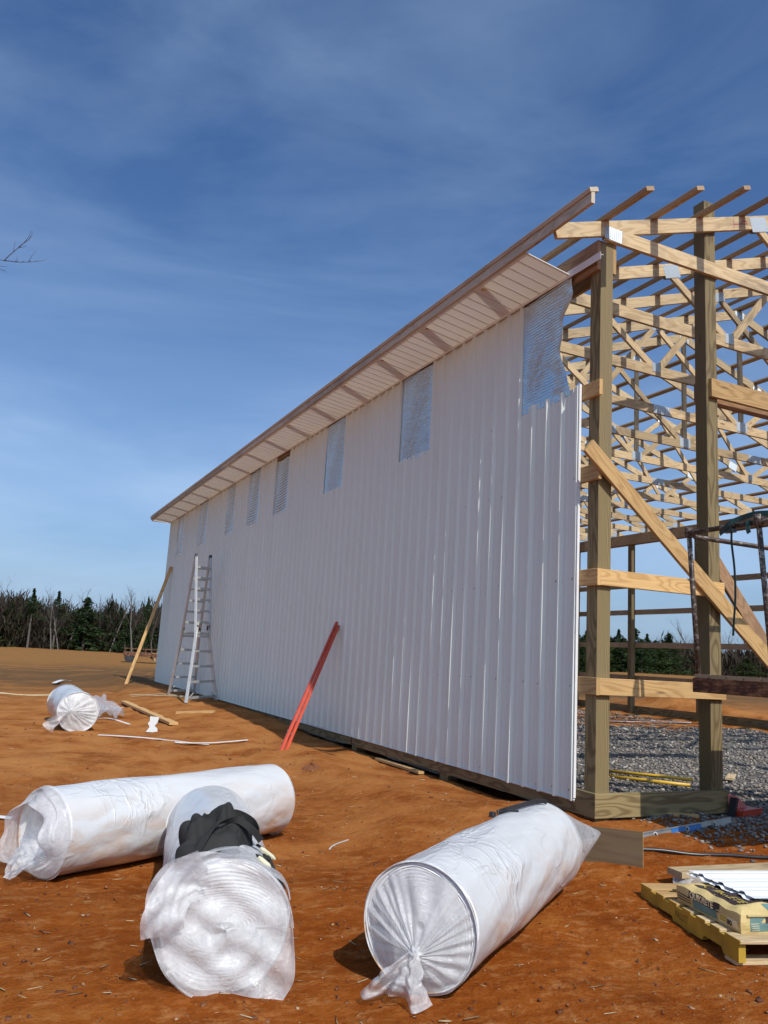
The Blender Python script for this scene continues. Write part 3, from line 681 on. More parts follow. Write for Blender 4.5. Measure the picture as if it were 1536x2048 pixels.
def pleat_end(e, r, L, kx, kz, out, np_, seed, end=0, amp=.010, mat='film'):
    rs = np.random.default_rng(seed); ph = rs.uniform(0, 6.28, 6); NA = 240
    def f(uu, v):
        a = uu*6.28319; q = r*1.005; t = v
        bx, bz = math.cos(a)*q, math.sin(a)*q; tx, tz = kx+math.cos(a)*.016, kz+math.sin(a)*.016
        s_ = t**.92; x_ = bx+(tx-bx)*s_; z_ = bz+(tz-bz)*s_
        pl = math.sin(a*np_+2.6*math.sin(a*3+ph[0])+ph[1])*(.6+.6*math.sin(a*2+ph[3])) + .7*math.sin(a*np_*.5+2*math.sin(a*2+ph[4])+ph[2]) + .5*math.sin(a*7+v*9+ph[5])
        yy = .02 - .055*math.sin(min(1, t*1.3)*math.pi*.5) - out*t**3 + pl*amp*(t*(1-t)*3.4+.12*(1-t))
        return (x_, yy if end == 0 else L-yy, z_)
    MB().grid(f, NA, 26, wrap=True).build('end_film', M[mat], e, smooth=True)
def crumple(name, e, fn, nu, nv, mat, seed, amp=.012):
    rs = np.random.default_rng(seed); ph = rs.uniform(0, 6.28, 12); kk = rs.uniform(2, 9, 12)
    def f(u, v):
        x, y, z = fn(u, v); a = 0
        for i in range(6): a += math.sin(u*kk[i]*2+v*kk[i+6]*2+ph[i])/(1.5+i*.5)
        b = abs(math.sin(u*11+v*7+ph[7]))+abs(math.sin(u*5-v*13+ph[8]))
        w = amp*(a*.6+b*.6); return (x+w*.5*math.sin(ph[9]+v*5), y-w, z+w*.4)
    return MB().grid(f, nu, nv).build(name, M[mat], e, smooth=True)

rA, r, L, ph = make_roll(-2.752, -2.154, 52.6, 1.80, .535, 'white insulation roll in clear plastic, nearest the barn corner, its end gathered in a knot', 0, False, 3)
pleat_end(rA, r, L, .03, -.075, .06, 26, 5)
def tailA(u, v):                # loose tail hanging from the knot
    w = .05+.25*v; fold = math.sin(u*17)*.030*v
    return (.025-.05*v+(u-.5)*w, -.085-.075*math.sin(v*1.9)-fold-.014*math.cos(u*9), -.07-.165*v-.018*math.sin(u*9.4)*v)
crumple('film_tail', rA, tailA, 70, 30, 'film', 8, .013)
def knotA(u, v):
    a = u*6.28319; q = .030*math.sin(v*3.14159)*(1+.3*math.sin(a*7)); return (.03+math.cos(a)*q, -.06-.05*v, -.075+math.sin(a)*q)
crumple('knot', rA, knotA, 30, 8, 'film_milky', 9, .004)
def backA(u, v):                # film drawn out flat behind the far end
    a = u*6.28319; f = v**1.2; q = r*1.01; x_ = math.cos(a)*q*(1-.0*f); z_ = math.sin(a)*q*(1-.80*f)+.05*f
    return (x_*(1+.03*f)+.02*f, L-.03+.30*v*(1+.25*math.cos(a-.2)), z_)
crumple('end_film', rA, backA, 90, 16, 'film', 11, .012)

rB, r, L, ph = make_roll(-3.532, -1.924, 11.8, 1.86, .533, 'white insulation roll carrying a black cloth bundle, its torn film open at the near end', .55, False, 4)
def faceB(u, v):
    a = u*6.28319; a2 = a
    ul = max(0, math.cos(a-2.45))**5; lr = max(0, math.cos(a+.85))**6; q = r*(1.015+.34*ul+.36*lr)*min(1, v*1.02)
    if v < .72: q = r*1.0*v/.72*1.0
    else: q = r*(1.0+(.33*ul+.36*lr+.03)*(v-.72)/.28)
    dia = math.sin((math.cos(a)*.55*q+math.sin(a)*.85*q)*46+1.2)*.010
    return (math.cos(a)*q, -.022-.012*(1-v)-dia-.05*max(0, v-.72)*(ul+lr)*3-.02*math.sin(a*9)*max(0, v-.72), math.sin(a)*q*(1 if math.sin(a) > -.6 else 1)-.0)
crumple('end_film', rB, faceB, 150, 34, 'film_milky', 15, .009)
def flapB(u, v):
    a = 2.0+1.25*(1-u); q = r*(.62+.62*v); return (math.cos(a)*q-.0, -.055-.03*math.sin(u*7)-.04*v, math.sin(a)*q+.02)
crumple('film_flap', rB, flapB, 40, 18, 'film_milky', 16, .012)
def topB(u, v):                # hem of film folded back over the front rim
    a = .35+2.5*u; q = r*1.03+.01*math.sin(u*17); return (math.cos(a)*q*(1+.05*v), -.02+.17*v*(.6+.4*math.sin(u*3.1))+.02*math.sin(u*23), math.sin(a)*q)
crumple('film_hem', rB, topB, 70, 12, 'film_milky', 17, .006)

rC, r, L, ph = make_roll(-4.12, -.03, 61.1, 1.93, .522, 'white insulation roll with clay smears and an open sleeve of film at its left end', 0, False, 6)
def sleeveC(u, v):
    a = u*6.28319; low = max(0, -math.sin(a)); up_ = max(0, math.sin(a)); q = r*(1.01-.05*v-.30*low*v*.5)
    lenv = .13+.04*math.sin(a*2+.5)+.03*math.sin(a*5+1)+.03*low
    return (math.cos(a)*q*(1-.10*v), .02-lenv*v, math.sin(a)*q*(1-.16*v)-.03*v*up_)
crumple('film_sleeve', rC, sleeveC, 110, 16, 'film_milky', 21, .010)
def tongueC(u, v):
    return ((u-.5)*(.34-.26*v), -.02-.17*v, -.05-.17*v+.05*math.sin(u*6.28)*(1-v)*.8)
crumple('film_tongue', rC, tongueC, 40, 24, 'film', 22, .014)
def tailC(u, v): return (.02+(u-.5)*.34, L+.02+.10*v, .02+.0*v-(u-.5)*.12-.05*v)
crumple('film_tail', rC, tailC, 24, 10, 'film', 23, .012)

rD, r, L, ph = make_roll(-3.288, 7.05, -.5, 1.83, .563, 'white insulation roll lying farthest out on the field, its film pleated like a fan', 0, False, 8)
pleat_end(rD, r, L, -.11, .02, .05, 22, 25, amp=.014, mat='film_milky')
def tailD(u, v): return (-.11-.34*v*(.55+.45*math.sin(u*3.14))-(u-.5)*.05, -.07-.06*v-.02*math.sin(u*9), .03-.30*v*(.35+.65*u)+.05*(1-u)*v)
crumple('film_tail', rD, tailD, 40, 20, 'film', 26, .014)
def capD(u, v):
    a = u*6.28319; q = r*1.01*(1-.6*v*v); return (math.cos(a)*q, L+.10*v, math.sin(a)*q+.06*v)
crumple('end_film', rD, capD, 60, 8, 'film_milky', 27, .006)

# black cloth bundle lying on the second roll
Mb = rB.matrix_world.copy()
def onB(x, y, h=0.0):
    z = math.sqrt(max(0, (.262)**2-x*x)); n_ = Vector((x, 0, z)).normalized(); return Mb @ (Vector((x, y, z)) + n_*h)
bun = tag(empty('black_bundle', onB(0, .42)), 'crumpled black cloth harness with straps lying on a white roll', 'cloth bundle'); BO = Vector(bun.location)
outl = [(-.185, .10), (-.135, .22), (-.165, .33), (-.125, .40), (-.085, .50), (-.05, .44), (.0, .51), (.05, .47), (.11, .46), (.15, .38), (.155, .28), (.11, .22), (.08, .14), (-.02, .12), (-.10, .07)]
outl = [(p[0]*.98-.03, .06+p[1]*1.02) for p in outl]
cx_, cy_ = sum(p[0] for p in outl)/15, sum(p[1] for p in outl)/15
def bund(u, v):
    t_ = u*15; i = int(t_) % 15; f = t_-int(t_); p = outl[i]; q = outl[(i+1) % 15]
    ex, ey = p[0]+(q[0]-p[0])*f, p[1]+(q[1]-p[1])*f; x_ = cx_+(ex-cx_)*v; y_ = cy_+(ey-cy_)*v
    fold = abs(math.sin(x_*21+y_*9+1))*.042+abs(math.sin(x_*9-y_*24))*.038+.022*math.sin(x_*47+2)*math.sin(y_*38)+.13*abs(float(vnoise(np.array(x_*19+5), np.array(y_*15+3), 41)))+.05*abs(float(vnoise(np.array(x_*43+5), np.array(y_*31+3), 42)))
    h = (1-v**3)*(.022+fold)+.006; return tuple(onB(x_, y_, h)-BO)
MB().grid(bund, 120, 26, wrap=True).build('cloth', M['black'], bun, smooth=True)
def ribbon(name, parent, pts, w, mat, O, t=.004, wd=(0, 0, 1)):
    P = []; pts = [Vector(p) for p in pts]
    for i in range(len(pts)-1):
        p0, p1, p2, p3 = pts[max(i-1, 0)], pts[i], pts[i+1], pts[min(i+2, len(pts)-1)]
        for k_ in range(6):
            f = k_/6; P.append(.5*((2*p1)+(p2-p0)*f+(2*p0-5*p1+4*p2-p3)*f*f+(3*p1-p0-3*p2+p3)*f**3))
    P.append(pts[-1]); mb = MB(); vs = []; wd = Vector(wd)
    for i, p in enumerate(P):
        d = (P[min(i+1, len(P)-1)]-P[max(i-1, 0)]).normalized(); b_ = (wd-d*wd.dot(d)).normalized()*w/2; n_ = d.cross(b_).normalized()*t/2
        vs += [p-b_-n_-O, p+b_-n_-O, p+b_+n_-O, p-b_+n_-O]
    k_ = len(P); fs_ = [(i*4+j, i*4+(j+1) % 4, i*4+4+(j+1) % 4, i*4+4+j) for i in range(k_-1) for j in range(4)]+[(3, 2, 1, 0), tuple((k_-1)*4+j for j in range(4))]
    mb.add(vs, fs_); return mb.build(name, M[mat], parent, smooth=False)
def arcs(pp): return [onB(*p) for p in pp]
ribbon('strap', bun, arcs([(-.05, .40, .06), (.02, .46, .10), (.09, .43, .09), (.12, .36, .06), (.06, .34, .07), (-.02, .36, .08)]), .03, 'black', BO, .004, (0, 0, 1))
ribbon('strap', bun, arcs([(-.12, .12, .03), (-.05, .22, .09), (.02, .30, .10), (.08, .28, .08), (.13, .30, .05)]), .03, 'black', BO, .004, (1, 0, .6))
ribbon('strap', bun, arcs([(.13, .34, .02), (.175, .30, .03), (.165, .20, .015), (.12, .16, .008)]), .018, 'black', BO, .004, (0, 1, .4))
ribbon('strap', bun, arcs([(.165, .27, .02), (.195, .17, .006), (.205, .10, .005), (.225, .03, .004)]), .030, 'black', BO, .005, (1, 0, 0))
ribbon('strap', bun, arcs([(-.15, .11, .02), (-.11, .05, .012), (-.04, .06, .012), (.04, .11, .012)]), .03, 'black', BO, .004, (0, 1, .3))
for a, b in (((.135, .255, .03), (.195, .265, .035)), ((.125, .13, .012), (.175, .105, .012))):
    mb = MB(); p_, q_ = onB(*a)-BO, onB(*b)-BO; mb.tube([p_, p_.lerp(q_, .2), p_.lerp(q_, .8), q_], [.006, .010, .010, .005], 8); tag(mb.build('strap_end', M['cream'], bun), 'cream webbing end')
# black strap on the roll nearest the barn
MA = rA.matrix_world.copy()
def onA(x, y, h=0.0):
    z = math.sqrt(max(0, (.266)**2-x*x)); n_ = Vector((x, 0, z)).normalized(); return MA @ (Vector((x, y, z)) + n_*h)
st = tag(empty('looped_strap', onA(-.03, 1.5)), 'black looped strap with a round end lying on top of the roll nearest the barn', 'strap'); SO = Vector(st.location)
ribbon('strap', st, [onA(*p) for p in [(-.115, 1.33, .012), (-.08, 1.37, .012), (-.04, 1.44, .014), (.0, 1.56, .020), (.04, 1.68, .024), (.065, 1.70, .022)]], .026, 'black_plastic', SO, .008)
ribbon('strap', st, [onA(*p) for p in [(-.10, 1.34, .010), (-.05, 1.34, .008), (.0, 1.36, .006)]], .022, 'black_plastic', SO, .006, (0, 1, 0))
mb = MB(); p_ = onA(-.135, 1.315, .014)-SO; mb.tube([p_-Vector((.0, .0, .016)), p_-Vector((0, 0, .01)), p_+Vector((0, 0, .01)), p_+Vector((0, 0, .014))], [.014, .020, .020, .014], 14); mb.build('strap_end', M['black_plastic'], st)

# ------------------------------------------------------------------ scraps on the clay
def G3(x, y, h=0.0): return Vector((x, y, float(gz(np.array(x), np.array(y)))+h))
def flat_strip(name, pts, w, mat, label, cat, t=.006, lift=.008, group=None):
    e = empty(name, G3(*pts[0])); O = Vector(e.location)
    P = [G3(p[0], p[1], lift+(p[2] if len(p) > 2 else 0)) for p in pts]
    d = (P[-1]-P[0]).normalized(); bpy.data.objects.remove(e)
    o = ribbon(name, None, P, w, mat, Vector((0, 0, 0)), t, Vector((-d.y, d.x, 0))); return tag(o, label, cat, group)
flat_strip('trim_strip', [(-3.04, 6.55), (-2.72, 6.35, .02), (-2.35, 6.2, .01), (-2.0, 5.72, .015), (-1.75, 5.62)], .055, 'trim', 'long bent white trim strip lying on the clay in front of the fan pleated roll', 'trim strip')
flat_strip('trim_strip', [(-2.2, 5.62, .01), (-1.75, 5.62, .02), (-1.26, 5.49, .01)], .055, 'trim', 'short white trim strip laid over the end of the long bent strip', 'trim strip')
flat_strip('trim_strip', [(-2.85, 9.3), (-2.6, 9.0, .01), (-2.32, 8.6)], .05, 'trim', 'white trim strip pointing away from the right side of the fan pleated roll', 'trim strip')
flat_strip('trim_strip', [(-2.4, 11.2), (-2.2, 11.5, .03), (-2.0, 11.65, .0)], .08, 'trim', 'curled white trim offcut beside the notched board', 'trim strip')
flat_strip('trim_strip', [(-2.75, 19.5, .05), (-2.45, 20.7, .06), (-2.2, 21.2, .04)], .12, 'trim', 'small white strip behind the fan pleated roll', 'trim strip')
flat_strip('trim_strip', [(-5.1, 1.62), (-4.62, 1.7, .015), (-4.22, 1.60)], .07, 'trim', 'white strip poking out behind the sleeve of the smeared roll', 'trim strip')
flat_strip('film_strip', [(-2.19, .25), (-2.08, .43, .006), (-1.91, .53)], .012, 'white_plastic', 'thin white plastic strip alone on the open clay', 'strip', .003, .004)
poly = [(-.085, 0), (.085, 0), (.075, .06), (.03, .10), (.06, .15), (.075, .24), (-.06, .25), (-.05, .17), (-.075, .14), (-.04, .08)]
o = MB().prism(poly, -.012, .012).build('foam_scrap', M['white_plastic']); o.matrix_world = axes(G3(-2.22, 7.19, .005), (.95, -.3, 0), (.08, .5, .87)); tag(o, 'white wavy scrap standing near the notched board', 'scrap')
flat_strip('hose', [(-5.2, 15.3), (-4.17, 15.11, .02), (-3.7, 14.8), (-3.08, 14.96)], .028, 'cream', 'pale yellow hose lying on the field at the left edge', 'hose', .02)
mb = MB(); rs = np.random.default_rng(5)
for k_ in range(4):
    pts = [G3(-1.5+.22*i+rs.normal(0, .02), 13.9-.35*i+.12*math.sin(i*1.3+k_)+rs.normal(0, .05), .02+.015*k_) for i in range(6)]
    mb.tube(pts, .004, 5)
tag(mb.build('cord', M['cream']), 'tangled white cord lying before the ladder feet', 'cord')
# film sheet beside the fan pleated roll
o = MB().grid(lambda u, v: tuple(G3(-2.95+.62*u+.05*math.sin(v*8), 9.0+3.2*v+.2*math.sin(u*7), .03+.13*abs(math.sin(u*9+v*5))*(1-v*.5)+.10*v)), 44, 30).build('plastic_sheet', M['film'], smooth=True)
tag(o, 'crumpled clear plastic sheet heaped beside the fan pleated roll', 'plastic sheet')
def notched(name, a, b, w, t_, label, mat, notches):
    Lb = (Vector(b)-Vector(a)).length; poly = [(0, -w/2), (Lb, -w/2), (Lb, w/2)]
    for p, l_, d_ in reversed(notches): poly += [(p*Lb+l_/2, w/2), (p*Lb+l_/2-.01, w/2-d_), (p*Lb-l_/2+.01, w/2-d_), (p*Lb-l_/2, w/2)]
    poly += [(0, w/2)]
    d = (Vector(b)-Vector(a)).normalized(); s_ = Vector((-d.y, d.x, 0)).normalized(); z = d.cross(s_)
    o = MB().prism(poly, 0, t_).build(name, mat); o.matrix_world = Matrix(((d.x, s_.x, z.x, a[0]), (d.y, s_.y, z.y, a[1]), (d.z, s_.z, z.z, a[2]), (0, 0, 0, 1))); return tag(o, label, 'board')
notched('board', G3(-1.86, 12.5, .005), G3(-1.76, 7.9, .01), .14, .04, 'pale board with notched edge lying on the clay toward the wall', M['wood_fresh'], [(.3, .4, .03), (.55, .5, .025), (.8, .4, .03)])
notched('board', G3(-1.40, 9.45, .005), G3(-.80, 9.15, .015), .16, .04, 'short pale board lying on the clay in front of the ladder', M['wood_fresh'], [(.5, .2, .02)])
o = board('board', None, G3(-.04, 4.0, .02), G3(-.10, 2.75, .022), .07, .03, (1, 0, 0), M['wood_fresh']); tag(o, 'narrow board lying under the skirt of the white wall', 'board')
for k_, (x_, y_, s_) in enumerate(((-1.21, 3.25, .075), (-1.30, 3.18, .05))):
    pass
o = MB().grid(lambda u, v: (lambda a, q: tuple(G3(-1.21+math.cos(a)*q*.10, 3.25+math.sin(a)*q*.13, .045*(1-q**2)*(1+.4*math.sin(a*5)))))(u*6.28319, v), 18, 5, wrap=True).build('clay_lump', M['clod']); tag(o, 'pale broken lump of dry clay alone between wall and rolls', 'clay lump')

# ------------------------------------------------------------------ at the barn corner
# plywood offcut standing on edge
a, b = Vector((-.92, -.62, -.02)), Vector((-.45, -1.02, -.02)); zb = -.115
ply = empty('plywood_offcut'); tag(ply, 'plywood offcut standing on edge behind the roll at the barn corner', 'plywood')
d = (b-a); d.z = 0; Lp = d.length; d.normalize(); lean = Vector((d.y*-.12, d.x*.12, 1)).normalized(); nrm = d.cross(lean)
ply.matrix_world = Matrix(((d.x, nrm.x, lean.x, a.x), (d.y, nrm.y, lean.y, a.y), (d.z, nrm.z, lean.z, zb), (0, 0, 0, 1)))
MB().box((Lp/2, 0, .13), (Lp, .015, .26)).build('panel', M['plywood'], ply); MB().box((Lp+.0012, 0, .13), (.002, .0146, .258)).build('cut_edge', M['wood_fresh'], ply)
# spirit level
lv = empty('spirit_level'); tag(lv, 'long grey spirit level with blue middle lying at the barn corner', 'spirit level')
a, b = Vector((-.02, -.51, -.045)), Vector((1.10, -.37, .012)); d = (b-a).normalized(); s_ = Vector((d.y, -d.x, .25)).normalized(); s_ = (s_-d*s_.dot(d)).normalized(); u_ = s_.cross(d)
lv.matrix_world = Matrix(((d.x, s_.x, -u_.x if u_.z < 0 else u_.x, a.x), (d.y, s_.y, -u_.y if u_.z < 0 else u_.y, a.y), (d.z, s_.z, abs(u_.z), a.z), (0, 0, 0, 1)))
mb = MB(); Ll = (b-a).length
mb.box((Ll/2, 0, .004), (Ll, .026, .008)); mb.box((Ll/2, 0, .058), (Ll, .026, .008)); mb.box((Ll/2, 0, .031), (Ll-.002, .008, .046)); mb.build('frame', M['level_frame'], lv)
MB().box((Ll*.50, 0, .031), (.36, .014, .044)).build('label_panel', M['blue'], lv)
for f in (.17, .50, .80):
    mb = MB(); mb.tube([(Ll*f, -.0125, .031), (Ll*f, .0125, .031)], .021, 18); w_ = mb.build('vial_window', M['white_plastic'], lv)
    mb = MB(); mb.tube([(Ll*f-.004, -.0145, .031), (Ll*f-.004, .0145, .031)], .013, 14); mb.build('vial', M['black_plastic'], lv)
# black poly pipe
P = [G3(-.62, -.55, .012), G3(-.2, -.76, .012), G3(.14, -.95, .015), G3(.63, -1.10, .018), G3(1.3, -1.25, .015), G3(2.2, -1.2, .015)]
mb = MB(); Q = []
for i in range(len(P)-1):
    for k_ in range(6): Q.append(P[i].lerp(P[i+1], k_/6)+Vector((0, 0, .004*math.sin(i*6+k_))))
mb.tube(Q+[P[-1]], .013, 10); tag(mb.build('black_pipe', M['black_pipe'], smooth=True), 'black plastic pipe lying on the clay from plywood to right edge', 'pipe')
# yellow handles of a long cutter lying on the gravel
yc = tag(empty('bolt_cutter', (1.95, 2.05, .05)), 'long pair of yellow tool handles lying on the gravel inside the barn', 'tool'); O = Vector(yc.location)
for a, b in (((2.0, 2.15, .07), (2.40, 1.30, .10)), ((1.80, 1.92, .05), (2.20, 1.14, .07))):
    mb = MB(); mb.tube([Vector(a)-O, Vector(b)-O], .018, 10); mb.build('handle', M['yellow'], yc, smooth=True)
    mb = MB(); d = (Vector(b)-Vector(a)).normalized(); mb.tube([Vector(a)-O-d*.10, Vector(a)-O+d*.005], [.02, .024], 10); mb.build('jaw', M['black_plastic'], yc)
MB().box(Vector((1.86, 2.14, .06))-O, (.20, .10, .05)).build('pivot', M['black_plastic'], yc)
# red toolbox like case by the post
rc = tag(empty('red_case', (1.60, -.02, .0), .25), 'red plastic tool case lying open behind the second post', 'tool case')
mb = MB(); mb.prism([(-.17, -.11), (.17, -.11), (.19, .11), (-.17, .11)], .0, .07); mb.build('tray', M['red'], rc)
mb = MB(); mb.box((.0, -.112, .075), (.34, .02, .012)); mb.box((0, -.118, .03), (.30, .012, .012)); mb.build('rim', M['red'], rc)
mb = MB(); mb.add([(-.17, .0, .07), (.12, .0, .07), (.02, .03, .16), (-.17, .05, .20), (-.17, .02, .07), (.12, .02, .07), (.02, .05, .155), (-.17, .07, .195)], [(0, 1, 2, 3), (7, 6, 5, 4), (0, 4, 5, 1), (1, 5, 6, 2), (2, 6, 7, 3), (3, 7, 4, 0)]); mb.build('lid', M['red'], rc)
mb = MB(); mb.box((-.19, -.03, .09), (.035, .06, .17), Matrix.Rotation(.4, 3, 'Y')); mb.build('handle', M['black_plastic'], rc)
# scraps near it
o = board('board', None, (.30, .28, .03), (.98, -.12, .035), .12, .038, (0, 0, 1), M['wood_fresh']); o.rotation_euler.rotate_axis('X', 1.45); tag(o, 'short board lying flat under the gable skirt', 'board')
o = board('board', None, (3.3, 1.62, .05), (3.62, 1.86, .06), .09, .025, (.6, -.8, 0), M['wood_new']); tag(o, 'pale offcut lying on gravel behind the second post', 'board')
o = board('trim_strip', None, (8.4, 9.5, .06), (11.1, 9.75, .06), .07, .012, (0, 1, 0), M['white_sheet']); tag(o, 'white strip lying on the gravel near the far wall', 'trim strip')
for k_ in range(3):
    mb = MB(); 
    for q in range(5): mb.box((8.9, 14.0+q*.22, .06+.02*k_), (2.4, .16, .012))
    tag(mb.build('white_sheet', M['white_sheet'], loc=(.0, .03*k_, .03*k_)), ['lowest white sheet of the stack behind the corner post', 'middle white sheet of the stack behind the corner post', 'top white sheet of the stack behind the corner post'][k_], 'metal sheet', 'stacked white sheets inside the barn')

# ------------------------------------------------------------------ pallet with cement bag
e1 = Vector((-.27, -.963, 0)); e2 = Vector((.963, -.27, 0)); zp = -.195
pal = empty('pallet'); tag(pal, 'wooden pallet with yellow painted sides lying on the red clay', 'pallet')
pal.matrix_world = Matrix(((e2.x, -e1.x, 0, -1.045), (e2.y, -e1.y, 0, -2.315), (0, 0, 1, zp), (0, 0, 0, 1)))   # X to the right, Y away, origin the near left corner
PLn, PW = 1.0, 1.05
for i, x_ in enumerate((.019, PW/2, PW-.019)):
    poly = [(0, .0), (.0, .09), (PLn, .09), (PLn, 0)]
    nt = [(.13, .33), (.62, .82)]; py = [(0, 0)]
    for a_, b_ in nt: py += [(a_, 0), (a_+.02, .028), (b_-.02, .028), (b_, 0)]
    py += [(PLn, 0), (PLn, .09), (0, .09)]
    mb = MB(); n_ = len(py); vs = [(x_-.019, p, q+.02) for p, q in py]+[(x_+.019, p, q+.02) for p, q in py]
    mb.add(vs, [tuple(range(n_)), tuple(range(2*n_-1, n_-1, -1))]+[(k_, n_+k_, n_+(k_+1) % n_, (k_+1) % n_) for k_ in range(n_)])
    mb.build('stringer', M['yellow_pallet'] if i == 0 else M['wood_new'], pal)
yb = [0, .135, .27, .41, .55, .69, .83, .905]
for i, yy in enumerate((.045, .20, .335, .475, .62, .765, .93)):
    w_ = .135 if i in (0, 6) else .09
    o = board('deck_board', pal, (-.002, yy, .119), (PW, yy, .119), w_, .017, (0, 1, 0), M['wood_fresh'] if i > 3 else M['wood_new'])
    MB().box((-.004, yy, .119), (.003, w_-.004, .0165)).build('painted_end', M['yellow_pallet'], pal)
for yy in (.07, .5, .93): board('bottom_board', pal, (0, yy, .010), (PW, yy, .010), .10, .017, (0, 1, 0), M['wood_new'])
lettering('PALLET', .052, M['stencil'], axes((-.0008, .60, .055), (0, -1, 0), (0, 0, 1)), pal, 'lettering', .0003, .8)
# bag
bag = empty('cement_bag'); tag(bag, 'yellow kraft paper bag of concrete mix lying on the pallet', 'cement bag')
bl = Vector((-1.045, -2.315, 0)) + e2*.065 - e1*.075
bang = R(3); b1 = Vector((e1.x*math.cos(bang)-e1.y*math.sin(bang), e1.x*math.sin(bang)+e1.y*math.cos(bang), 0)); b2 = Vector((-b1.y, b1.x, 0))
bag.matrix_world = Matrix(((b2.x, -b1.x, 0, bl.x), (b2.y, -b1.y, 0, bl.y), (0, 0, 1, zp+.129), (0, 0, 0, 1)))
BL, BW, BH = .55, .40, .115
def bagf(p):
    x_, y_, z_ = p; u_, v_ = x_/BW*2-1, y_/BL*2-1
    edge = max(abs(u_)**6, abs(v_)**6); top = BH*(1-.22*edge) if z_ > BH/2 else 0
    if z_ > BH/2: z_ = top + .006*math.sin(x_*31+y_*17)*(1-edge)+.004*math.sin(y_*43-x_*20)
    bul = math.sin(math.pi*min(1, max(0, z_/BH)))*.010
    return (x_+bul*u_*abs(u_)+.002*math.sin(z_*90+y_*30), y_+bul*v_*abs(v_)+.002*math.sin(z_*80+x_*40), z_)
mb = MB(); nx, ny, nz = 16, 20, 8
for fx in (0, 1): mb.grid(lambda u, v: bagf((fx*BW, u*BL, v*BH)), ny, nz)
for fy in (0, 1): mb.grid(lambda u, v: bagf((u*BW, fy*BL, v*BH)), nx, nz)
mb.grid(lambda u, v: bagf((u*BW, v*BL, BH)), nx, ny); mb.grid(lambda u, v: (u*BW, v*BL, 0), 2, 2)
mb.build('bag', M['kraft'], bag, smooth=False)
MB().box((BW/2, -.012, .088), (BW*.86, .012, .006), Matrix.Rotation(.2, 3, 'X')).build('end_fold', M['kraft'], bag)
def side_patch(y0_, y1_, z0_, z1_, mat, name, d_=.0015):
    MB().grid(lambda u, v: (lambda q: (q[0]-d_, q[1], q[2]))(bagf((0, y0_+(y1_-y0_)*u, z0_+(z1_-z0_)*v))), 14, 4).build(name, M[mat], bag)
side_patch(.02, .545, .060, .086, 'ink_brown', 'printed_band')
side_patch(.19, .40, .010, .055, 'ink_teal', 'printed_panel')
side_patch(.02, .17, .012, .054, 'ink_cream', 'printed_panel'); side_patch(.105, .165, .018, .050, 'ink_gold', 'printed_panel', .0022)
for zq in (.02, .034, .048): side_patch(.42, .54, zq, zq+.006, 'ink_brown', 'printed_stripe')
side_patch(.165, .435, .050, .094, 'ink_brown', 'printed_panel', .002)
lettering('QUIKRETE', .046, M['ink_cream'], axes((-.0135, .425, .056), (0, -1, 0), (0, 0, 1)), bag, 'lettering', .0005, .98, .0008)
lettering('80', .034, M['ink_brown'], axes((-.0125, .098, .019), (0, -1, 0), (0, 0, 1)), bag, 'lettering', .0005, 1.15, .0008)
def end_patch(x0_, x1_, z0_, z1_, mat, name, d_=.0015):
    MB().grid(lambda u, v: (lambda q: (q[0], q[1]-d_, q[2]))(bagf((x0_+(x1_-x0_)*u, 0, z0_+(z1_-z0_)*v))), 14, 4).build(name, M[mat], bag)
end_patch(.05, .37, .012, .080, 'ink_teal', 'printed_panel'); end_patch(.135, .375, .052, .082, 'ink_brown', 'printed_band', .002)
for zq in (.018, .028, .038, .048, .058, .068): end_patch(.055, .10, zq, zq+.0025, 'ink_cream', 'printed_stripe', .0022)
lettering('QUIKRETE', .036, M['ink_orange'], axes((.145, -.0135, .055), (1, 0, 0), (0, 0, 1)), bag, 'lettering', .0005, 1.0, .0008)
lettering('Concrete', .026, M['ink_brown'], axes((.165, -.0130, .018), (1, 0, 0), (0, 0, 1)), bag, 'lettering', .0004)
MB().grid(lambda u, v: (.04+.30*u, .10+.36*v, bagf((.04+.30*u, .10+.36*v, BH))[2]+.0016), 10, 12).build('printed_panel', M['ink_brown'], bag)
lettering('QUIKRETE', .075, M['ink_gold'], axes((.06, .42, BH+.004), (0, -1, 0), (1, 0, 0)), bag, 'lettering', .0004, .95)
MB().grid(lambda u, v: (.18+.16*u, .025+.06*v, bagf((.18+.16*u, .025+.06*v, BH))[2]+.002), 8, 5).build('printed_panel', M['ink_teal'], bag)
# white ribbed sheets lying on the bag
for k_ in range(2):
    o_ = empty('white_sheet'); tag(o_, ['lower white ribbed sheet lying on the cement bag', 'upper white ribbed sheet on top of the cement bag stack'][k_], 'metal sheet', 'white sheets on the pallet')
    o_.matrix_world = Matrix(((b2.x, -b1.x, 0, bl.x), (b2.y, -b1.y, 0, bl.y), (0, 0, 1, zp+.129+BH+.006+.016*k_), (0, 0, 0, 1)))
    pr = []; 
    for q in range(3):
        c_ = .20+.17*q; pr += [(c_-.03, 0), (c_-.014, .011), (c_+.014, .011), (c_+.03, 0), (c_+.07, .0), (c_+.075, .003), (c_+.085, .003), (c_+.09, 0)]
    pr = [(.135-.03*k_, 0)] + pr + [(.66, 0)]
    mb = MB(); vs = []
    for x_ in (.14+.03*k_-.01*k_, .14+.8, 1.9): vs += [(x_-(py_-.135)*.05, py_, pz_) for py_, pz_ in pr]
    m_ = len(pr); mb.add(vs, [(i*m_+j, i*m_+j+1, (i+1)*m_+j+1, (i+1)*m_+j) for i in range(2) for j in range(m_-1)]); mb.build('sheet', M['white_sheet'], o_)
o = board('board', None, G3(-.50, -1.35, .10), G3(.85, -1.50, .09), .14, .038, (0, 1, 0), M['wood_new']); tag(o, 'pale plank lying behind the pallet at right edge', 'board')
